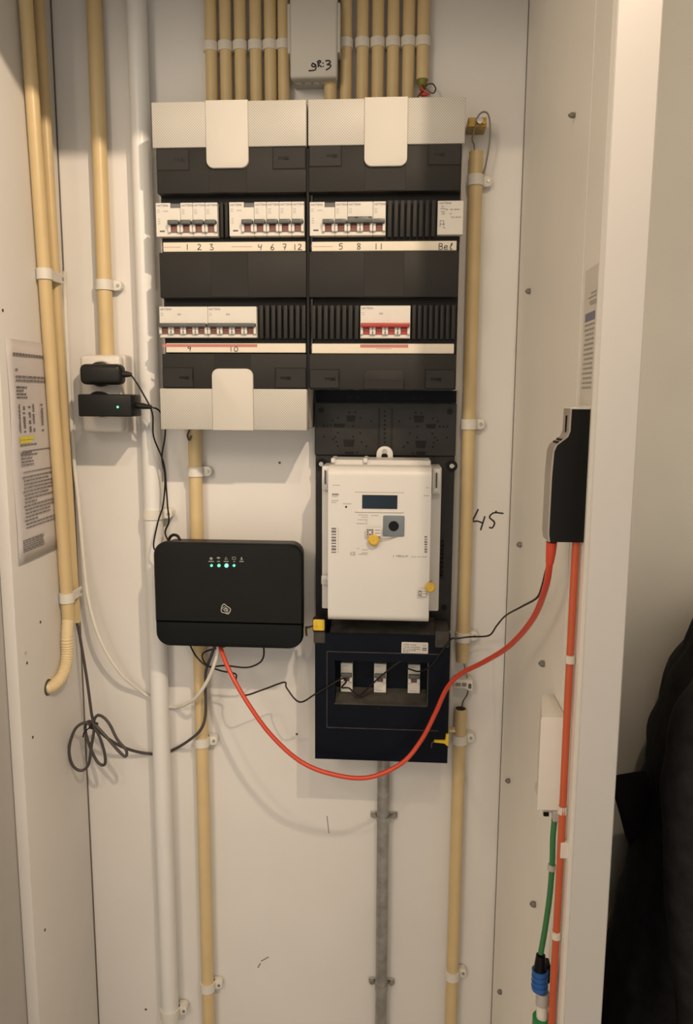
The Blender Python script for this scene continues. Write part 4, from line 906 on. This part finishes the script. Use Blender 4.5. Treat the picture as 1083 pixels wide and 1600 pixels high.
# orange cable
t = thing('orange_cable', 'straight orange cable clipped down the right wall beside the frame', 'cable', (0.172, -0.457, 0.01))
MB().tube([(0.1725, -0.458, zb_ + 0.002), (0.1725, -0.457, 1.35), (0.1725, -0.459, 1.20), (0.1725, -0.457, 1.05), (0.1725, -0.456, 0.90), (0.1725, -0.455, 0.4), (0.1725, -0.455, 0.01)], 0.0036, 12).build('lead', 'cable_orange', t)
for v in (1015, 1270, 1500):
    q = atx(881, v, 0.1725); MB().ring((0.1725, -0.4575, q.z), (0, 0, 1), 0.0034, 0.0047, 0.008, 16).build('clip', 'clip_clear', t)
q = at(881, 1325, -0.458); MB().box(q.x - 0.0042, q.x + 0.0044, -0.4635, -0.452, q.z - 0.0085, q.z + 0.0085, 0.0008, 1).box(q.x + 0.0026, q.x + 0.0046, -0.4635, -0.452, q.z + 0.006, q.z + 0.014, 0.0004, 1).build('wire_flag', 'ont_white', t)

# ================================================================== CABLES
red = [at(861, 850, -0.456), at(859, 880, -0.452), at(852, 920, -0.43), at(832, 968, -0.37), at(795, 1010, -0.29), at(755, 1035, -0.22), at(720, 1053, -0.165), at(698, 1076, -0.140), at(680, 1115, -0.130), at(658, 1157, -0.128), at(627, 1193, -0.130), at(575, 1215, -0.132), at(520, 1210, -0.132), at(470, 1190, -0.130), at(425, 1150, -0.124), at(390, 1103, -0.115), at(362, 1055, -0.100), at(347, 1020, -0.082), at(344, 1008, -0.072)]
t = thing('network_cable', 'thick red network cable looping from the router to the slim network terminal', 'cable', red[11])
MB().tube(red, 0.0033, 12, smooth=6).build('lead', 'cable_red', t)
MB().tube([at(862, 847, -0.456), at(861, 862, -0.455), at(859, 880, -0.452)], 0.005, 12, smooth=0, rf=lambda i, m: (0.0052, 0.0048, 0.0038)[i]).build('boot', 'cable_red', t)
# thin black data wire from router through the fuse box to the right
bw = [at(352, 1010, -0.06), at(318, 1020, -0.055), at(322, 1038, -0.06), at(345, 1048, -0.07), at(368, 1053, -0.075), at(369, 1066, -0.078), at(380, 1086, -0.078), at(410, 1078, -0.075), at(444, 1066, -0.075), at(448, 1075, -0.078), at(468, 1097, -0.088), at(495, 1083, -0.1), at(533, 1061, -0.096), at(541, 1065, -0.084), at(534, 1074, -0.080), at(545, 1075, -0.084), at(552, 1081, -0.084), at(563, 1086, -0.090), at(590, 1061, -0.096), at(625, 1034, -0.095), at(632, 1042, -0.084), at(642, 1046, -0.082), at(656, 1049, -0.088), at(674, 1040, -0.0975), at(690, 1018, -0.0985), at(706, 998, -0.096), at(712, 998, -0.08), at(735, 995, -0.040), at(764, 993, -0.032), at(776, 978, -0.06), at(790, 962, -0.12), at(815, 948, -0.24), at(838, 935, -0.335), at(846, 920, -0.365), at(853, 893, -0.400), at(861, 868, -0.434), at(867, 849, -0.447)]
o = MB().tube(bw, 0.0013, 8, smooth=5).build('data_wire', 'cable_black')
tag(o, 'thin black wire threaded from the router past the three main breakers to the right', 'cable')
o = MB().tube([at(297, 1008, -0.062), at(307, 1026, -0.06), at(325, 1041, -0.066), at(352, 1040, -0.07), at(385, 1043, -0.068), at(405, 1036, -0.064), at(412, 1025, -0.062), at(412, 1008, -0.062)], 0.0014, 8, smooth=5).build('loop_wire', 'cable_black')
tag(o, 'short black cable looping below the router', 'cable')
# adapter cables
o = MB().tube([(xu - 0.001, -0.074, zu), at(212, 596, -0.074), at(224, 616, -0.072), at(238, 645, -0.068), at(240, 682, -0.062), at(256, 724, -0.056), at(260, 765, -0.052), at(262, 792, -0.050), at(264, 815, -0.048), at(258, 832, -0.046), at(265, 850, -0.046), at(268, 862, -0.042)], 0.0013, 8, smooth=5).build('adapter_cable', 'cable_black')
tag(o, 'thin black cable running down from the upper rounded adapter', 'cable')
zz = at(256, 660, -0.08)
o = MB().tube([(xl_ - 0.001, -0.076, zl_), at(247, 640, -0.072), at(257, 655, -0.060), at(258, 680, -0.055), at(253, 715, -0.054), at(258, 745, -0.053), at(255, 788, -0.052), at(247, 815, -0.055), at(240, 850, -0.062), at(244, 862, -0.062), at(252, 870, -0.06)], 0.0013, 8, smooth=5).build('adapter_cable', 'cable_black')
tag(o, 'thin black cable running from the lower boxy adapter to the router', 'cable')
o = MB().tube([at(264, 856, -0.055), at(264, 843, -0.055), at(270, 836, -0.055), at(278, 838, -0.057), at(282, 848, -0.058), at(282, 858, -0.058)], 0.0023, 10, smooth=5).build('cable_loop', 'cable_black')
tag(o, 'black cable loop poking out above the router', 'cable')
# grey coiled cable
k0 = at(146, 1130, -0.055)
def kp(u, v, d=0.0): return at(u, v, -0.055 + d)
gc = [(-0.5045, -0.0355, zs + 0.004), at(123, 985, -0.038), at(130, 1025, -0.050), at(137, 1070, -0.054), at(143, 1115, -0.055), kp(147, 1135),
      kp(133, 1129, -0.008), kp(117, 1140, -0.012), kp(108, 1170, -0.014), kp(113, 1195, -0.012), kp(126, 1204, -0.008), kp(138, 1195, -0.004), kp(143, 1165, -0.004), kp(147, 1135, -0.004),
      kp(139, 1127, 0.002), kp(133, 1138, 0.004), kp(140, 1165, 0.004), kp(152, 1190, 0.002), kp(163, 1195, 0.000), kp(164, 1180, -0.004), kp(157, 1155, -0.006), kp(147, 1132, -0.006),
      kp(165, 1150, -0.010), kp(185, 1173, -0.012), kp(196, 1182, -0.012), kp(197, 1172, -0.010), kp(183, 1155, -0.006), kp(172, 1133, -0.002), kp(162, 1121, 0.0), kp(152, 1118, 0.002), kp(147, 1130, 0.002),
      kp(160, 1147, 0.010), kp(185, 1164, 0.026), kp(212, 1174, 0.042), at(236, 1178, -0.0030), at(254, 1178, -0.0028), at(274, 1170, -0.0030), at(295, 1157, -0.026), at(313, 1141, -0.044), at(321, 1118, -0.044), at(321, 1075, -0.046), at(322, 1048, -0.052), at(330, 1025, -0.058), at(337, 1006, -0.062)]
t = thing('coiled_cable', 'dark grey cable tied in loops left of the white pipe', 'cable', k0)
MB().tube(gc, 0.0024, 10, smooth=6).build('lead', 'cable_grey', t)
b = MB().ring(k0 + Vector((0, 0, -0.004)), (0.1, 0.15, 1), 0.0050, 0.0072, 0.008, 16)
o = b.build('tie', 'cable_black', t)
MB().tube([k0 + Vector((-0.005, -0.004, -0.006)), k0 + Vector((-0.012, -0.008, -0.012)), k0 + Vector((-0.014, -0.009, -0.020))], 0.0012, 6).build('tie_tail', 'cable_black', o)
# white cable in the corner
wc = [(-0.5050, -0.0150, at(98, 425, -0.01).z), at(102, 470, -0.006), at(106, 560, -0.006), at(115, 710, -0.010), at(123, 790, -0.018), at(130, 870, -0.026), at(139, 940, -0.034), at(157, 1000, -0.040), at(187, 1050, -0.030), at(218, 1078, -0.010), at(238, 1092, -0.0032), at(256, 1102, -0.0032), at(274, 1105, -0.0032), at(291, 1100, -0.028), at(308, 1088, -0.050), at(325, 1062, -0.062), at(337, 1032, -0.070), at(342, 1007, -0.073)]
o = MB().tube(wc, 0.0029, 12, smooth=6).build('white_cable', 'cable_white')
tag(o, 'white cable sagging from the left corner to the router', 'cable')
# earth clamp and wires at the top of the right conduit
p = at(745, 192, -0.03)
t = thing('earth_clamp', 'small brass earth clamp beside the top right of the right breaker box', 'clamp', (p.x, -0.0005, p.z))
x0, x1, z0, z1 = rect(731, 185, 760, 200, -0.03)
MB().box(x0, x1, -0.034, -0.0005, z0, z1, 0.001, 1).build('bar', 'brass', t)
MB().cyl(((x0 + x1) / 2 + 0.003, -0.034, (z0 + z1) / 2), ((x0 + x1) / 2 + 0.003, -0.041, (z0 + z1) / 2), 0.0042, 14).build('screw', 'screw', t)
MB().cyl((x1 - 0.004, -0.034, (z0 + z1) / 2), (x1 - 0.004, -0.038, (z0 + z1) / 2), 0.0040, 6).build('nut', 'brass', t)
p1 = at(745, 236, -0.015)
o = MB().tube([(p1.x - 0.003, -0.015, p1.z - 0.004), (p1.x - 0.0045, -0.018, p1.z + 0.008), at(738, 218, -0.026), at(742, 200, -0.036), at(747, 182, -0.036), at(755, 175, -0.034), at(763, 179, -0.032), at(766, 200, -0.032), at(764, 230, -0.030), at(758, 262, -0.026), at(752, 276, -0.020)], 0.0012, 8, smooth=5).build('earth_wire', 'wire_grey')
tag(o, 'grey earth wire looping from the brass clamp into the right conduit', 'wire')
# wire connector
x0, x1, z0, z1 = rect(709, 1062, 739, 1079, -0.022)
t = thing('wire_connector', 'small white wire connector between two cream conduit ends', 'connector', ((x0 + x1) / 2, -0.0105, z0))
pts = [(x0, z1 - 0.002), (x0 + 0.002, z1), (x1 - 0.006, z1), (x1, z1 - 0.001), (x1, z0), (x1 - 0.006, z0 - 0.001), (x1 - 0.011, z0 + 0.003), (x0 + 0.002, z0 + 0.004), (x0, z0 + 0.005)]
MB().prism(pts, 'y', -0.0015, -0.0225, 0.0015, 2).build('body', 'ont_white', t)
for (fx, w_) in ((0.08, 0.28), (0.42, 0.24), (0.76, 0.16)):
    xx = x0 + (x1 - x0) * fx; zz_ = (z0 + z1) / 2 + (0.0012 if fx < 0.6 else 0)
    MB().prism(rrect(xx, xx + (x1 - x0) * w_, zz_ - 0.0030 - (0.002 if fx > 0.6 else 0), zz_ + 0.0028, 0.0012, 3), 'y', -0.022, -0.0232).build('terminal', 'wire_grey' if fx < 0.6 else 'screw_dark', t)
za_ = at(723, 1035, -0.015).z; zb2 = at(720, 1109, -0.015).z
o = MB().tube([(0.1110, -0.015, za_ + 0.006), (0.1135, -0.0155, za_ - 0.006), (0.1165, -0.015, za_ - 0.018), (x1 - 0.008, -0.014, z1 - 0.0002)], 0.0011, 8).build('joining_wire', 'wire_grey'); tag(o, 'thin grey wire from the upper conduit down into the white connector', 'wire')
o = MB().tube([(x1 - 0.006, -0.014, z0 - 0.0002), (x1 - 0.008, -0.015, z0 - 0.010), (0.1120, -0.015, zb2 + 0.012), (0.1110, -0.015, zb2 - 0.006)], 0.0011, 8).build('joining_wire', 'screw_dark'); tag(o, 'thin dark wire from the white connector down into the lower conduit', 'wire')
# cable stub under left box
q = at(299, 674, -0.016); o = MB().tube([(q.x + 0.001, -0.016, q.z + 0.012), (q.x, -0.0275, q.z + 0.002), (q.x - 0.003, -0.0285, q.z - 0.006), (q.x, -0.0285, q.z - 0.013), (q.x + 0.003, -0.028, q.z - 0.006)], 0.0013, 8).build('wire_end', 'screw_dark'); tag(o, 'small dark wire loop under the left breaker box', 'wire')

# ================================================================== DOCUMENTS
yA0, yA1 = -0.194, -0.050
zA1 = atx(10, 528, XL).z; zA0 = atx(32, 882, XL).z
t = thing('document', 'printed page with highlighted lines taped to the left wall behind the conduit', 'document', (XL, yA0, zA0))
mb = MB(); n1 = 8
for i in range(n1 + 1):
    y_ = yA0 + (yA1 - yA0) * i / n1
    for j in range(13):
        z_ = zA0 + (zA1 - zA0) * j / 12
        mb.v.append(Vector((XL + 0.0016 + 0.0010 * math.sin(j * 0.9 + i * 0.5) * (1 - i / n1), y_, z_)))
for i in range(n1):
    for j in range(12): a_ = i * 13 + j; mb.f.append([a_, a_ + 1, a_ + 14, a_ + 13])
o = mb.build('sheet', 'paper', t)
md = o.modifiers.new('thickness', 'SOLIDIFY'); md.thickness = 0.0003
xp = XL + 0.0032; rd = random.Random(11)
H = zA1 - zA0
def zf(f): return zA1 - H * f
b = MB(); yy0 = yA0 + 0.022
words_x(b, xp, yA0 + 0.014, yA0 + 0.105, zf(0.070), 0.0035, rd, 0.004, 0.009)
words_x(b, xp, yA0 + 0.018, yA0 + 0.027, zf(0.135), 0.0022, rd)
for f in (0.165, 0.182): words_x(b, xp, yA0 + 0.018, yA0 + 0.125, zf(f), 0.0022, rd)
for f in (0.212, 0.227, 0.242, 0.257): words_x(b, xp, yA0 + 0.018, yA0 + 0.018 + rd.uniform(0.018, 0.03), zf(f), 0.0022, rd)
for (dy, wd) in ((0.020, 0.005), (0.032, 0.007), (0.048, 0.007), (0.060, 0.006), (0.085, 0.008)):
    for q in range(14):
        if rd.random() < 0.8: quad_x(b, xp, yA0 + dy + rd.uniform(0, 0.002), yA0 + dy + wd, zf(0.290 + q * 0.0092), zf(0.290 + q * 0.0092) + 0.0019)
for f in (0.47, 0.505, 0.515, 0.53, 0.545, 0.560): words_x(b, xp, yA0 + 0.020, yA0 + rd.uniform(0.05, 0.075), zf(f), 0.0018, rd)
quad_x(b, xp, yA0 + 0.024, yA0 + 0.128, zf(0.497), zf(0.497) + 0.0012)
quad_x(b, xp, yA0 + 0.024, yA0 + 0.128, zf(0.592), zf(0.592) + 0.0012)
for q in range(15): words_x(b, xp, yA0 + (0.024 if q % 4 else 0.021), yA0 + rd.choice((0.06, 0.125, 0.12, 0.10, 0.13)), zf(0.615 + q * 0.0165), 0.0018, rd)
for q in range(6): words_x(b, xp, yA0 + 0.012, yA0 + 0.075, zf(0.90 + q * 0.010), 0.0016, rd)
b.build('print', 'print', t)
b = MB()
for q in range(2): quad_x(b, xp - 0.0002, yA0 + 0.020, yA0 + 0.062 - q * 0.010, zf(0.443 + q * 0.016), zf(0.443 + q * 0.016) + 0.0042)
b.build('highlight', 'highlighter', t)
# right wall sheet
zS1 = atx(925, 452, XR).z; zS0 = atx(912, 622, XR).z
t = thing('notice', 'faint printed notice with a blue block on the right wall near the frame', 'notice', (XR, -0.45, zS0))
MB().box(XR - 0.0006, XR - 0.0001, -0.4695, -0.4220, zS0 - 0.006, zS1 + 0.02).build('sheet', 'paper_right', t)
xp = XR - 0.0009; b = MB()
for v, a0, a1 in ((457, -0.445, -0.468), (463, -0.440, -0.468), (470, -0.443, -0.468), (474, -0.444, -0.468)):
    z_ = atx(930, v, XR).z; words_x(b, xp, a1, a0, z_, 0.0014, rd, 0.004, 0.009)
for i in range(14):
    z_ = atx(924, 508 + i * 7.6, XR).z; words_x(b, xp, -0.466 + 0.001 * (i % 3), -0.430, z_, 0.0018, rd, 0.004, 0.010)
b.build('print', 'print_pale', t)
za = atx(928, 486, XR).z; zb3 = atx(926, 500, XR).z
quad_x(MB(), xp, -0.466, -0.430, zb3, za).build('blue_block', 'doc_blue', t)

# ================================================================== COAT
import mathutils
nz = mathutils.noise
left_edge = [(1120, 985), (1083, 1042), (1058, 1090), (1038, 1145), (1026, 1190), (1018, 1235), (1010, 1290), (1000, 1345), (988, 1410), (973, 1470), (958, 1525), (940, 1600), (925, 1680)]
YCO = -0.26
le = [at(u, v, YCO) for u, v in left_edge]
def xleft(z):
    for a_, b_ in zip(le, le[1:]):
        if b_.z <= z <= a_.z: k_ = (a_.z - z) / (a_.z - b_.z); return a_.x + (b_.x - a_.x) * k_
    return le[-1].x if z < le[-1].z else le[0].x + (z - le[0].z) * 0.8
zc0, zc1 = 0.55, le[0].z + 0.02
XCC = 0.50
def coat_rx(z):
    """half width whose outline, seen from the front, follows the photographed edge"""
    xt = xleft(z); lo, hi = 0.005, 0.40
    for _ in range(30):
        rx = (lo + hi) / 2; ry = min(0.150, 0.055 + rx * 0.62)
        k = min((XCC + math.copysign(abs(math.cos(a)) ** 0.8, math.cos(a)) * rx) / (-0.20 - ry * abs(math.sin(a)) ** 0.8 - EYE.y) for a in [math.pi * (0.5 + q / 40) for q in range(21)])
        if k < xt / (YCO - EYE.y): hi = rx
        else: lo = rx
    return max(0.012, rx)
t = thing('coat', 'black padded coat hanging on the right beside the white frame', 'coat', (XCC, -0.20, zc0))
mb = MB(); NR, NS = 110, 96
for j in range(NR + 1):
    z_ = zc0 + (zc1 - zc0) * j / NR
    rx = coat_rx(z_); ry = min(0.150, 0.055 + rx * 0.62)
    if z_ > zc1 - 0.03: k_ = math.sqrt(max(0.0, (zc1 - z_) / 0.03)); rx *= 0.2 + 0.8 * k_; ry *= 0.2 + 0.8 * k_
    puff = 0.0055 * abs(math.sin((z_ - zc0) * math.pi / 0.085)) - 0.0055
    for i in range(NS):
        a_ = 2 * math.pi * i / NS; c_, s_ = math.cos(a_), math.sin(a_)
        c2 = math.copysign(abs(c_) ** 0.8, c_); s2 = math.copysign(abs(s_) ** 0.8, s_)
        nn = nz.noise(Vector((c_ * 1.6, s_ * 1.6, z_ * 9))) * 0.008 + nz.noise(Vector((c_ * 5, s_ * 5, z_ * 22))) * 0.004
        fold = 0.010 * max(0, math.sin(a_ * 3 + 0.6 + z_ * 1.5)) ** 3 if s_ < 0 else 0
        k_ = 1.0 if c_ > -0.95 else 0.5
        mb.v.append(Vector((XCC + c2 * (rx + (puff + nn) * k_) , -0.20 + s2 * (ry + puff + nn - fold), z_)))
for j in range(NR):
    for i in range(NS): mb.f.append([j * NS + i, j * NS + (i + 1) % NS, (j + 1) * NS + (i + 1) % NS, (j + 1) * NS + i])
mb.f.append([i for i in range(NS)][::-1]); mb.f.append([NR * NS + i for i in range(NS)])
mb.build('body', 'coat', t)
# sleeve hanging in front
s0 = at(1092, 1120, -0.36); sl = [at(1125, 1075, -0.27), at(1104, 1130, -0.32), at(1094, 1210, -0.36), at(1090, 1320, -0.375), at(1092, 1450, -0.385), at(1094, 1600, -0.385), at(1095, 1690, -0.38)]
MB().tube(sl, 0.03, 28, smooth=16, rf=lambda i, m: 0.028 + 0.012 * math.sin(math.pi * min(1, i / m * 1.1 + 0.12)) + 0.005 * nz.noise(Vector((0.3, i * 0.11, 1.7)))).build('sleeve', 'coat', t)
# turned-out pocket flap / hood edge at the left
fl = [(958, 1229), (975, 1224), (1000, 1220), (1026, 1217), (1022, 1265), (1006, 1300), (986, 1325), (977, 1290), (967, 1255)]
f2 = [(lambda p: (p.x, p.z))(at(u, v, -0.19)) for u, v in fl]
MB().prism(f2, 'y', -0.165, -0.19, 0.004, 2).build('flap', 'coat_lining', t)

for o in COL.objects:
    if '_o' in o: del o['_o']
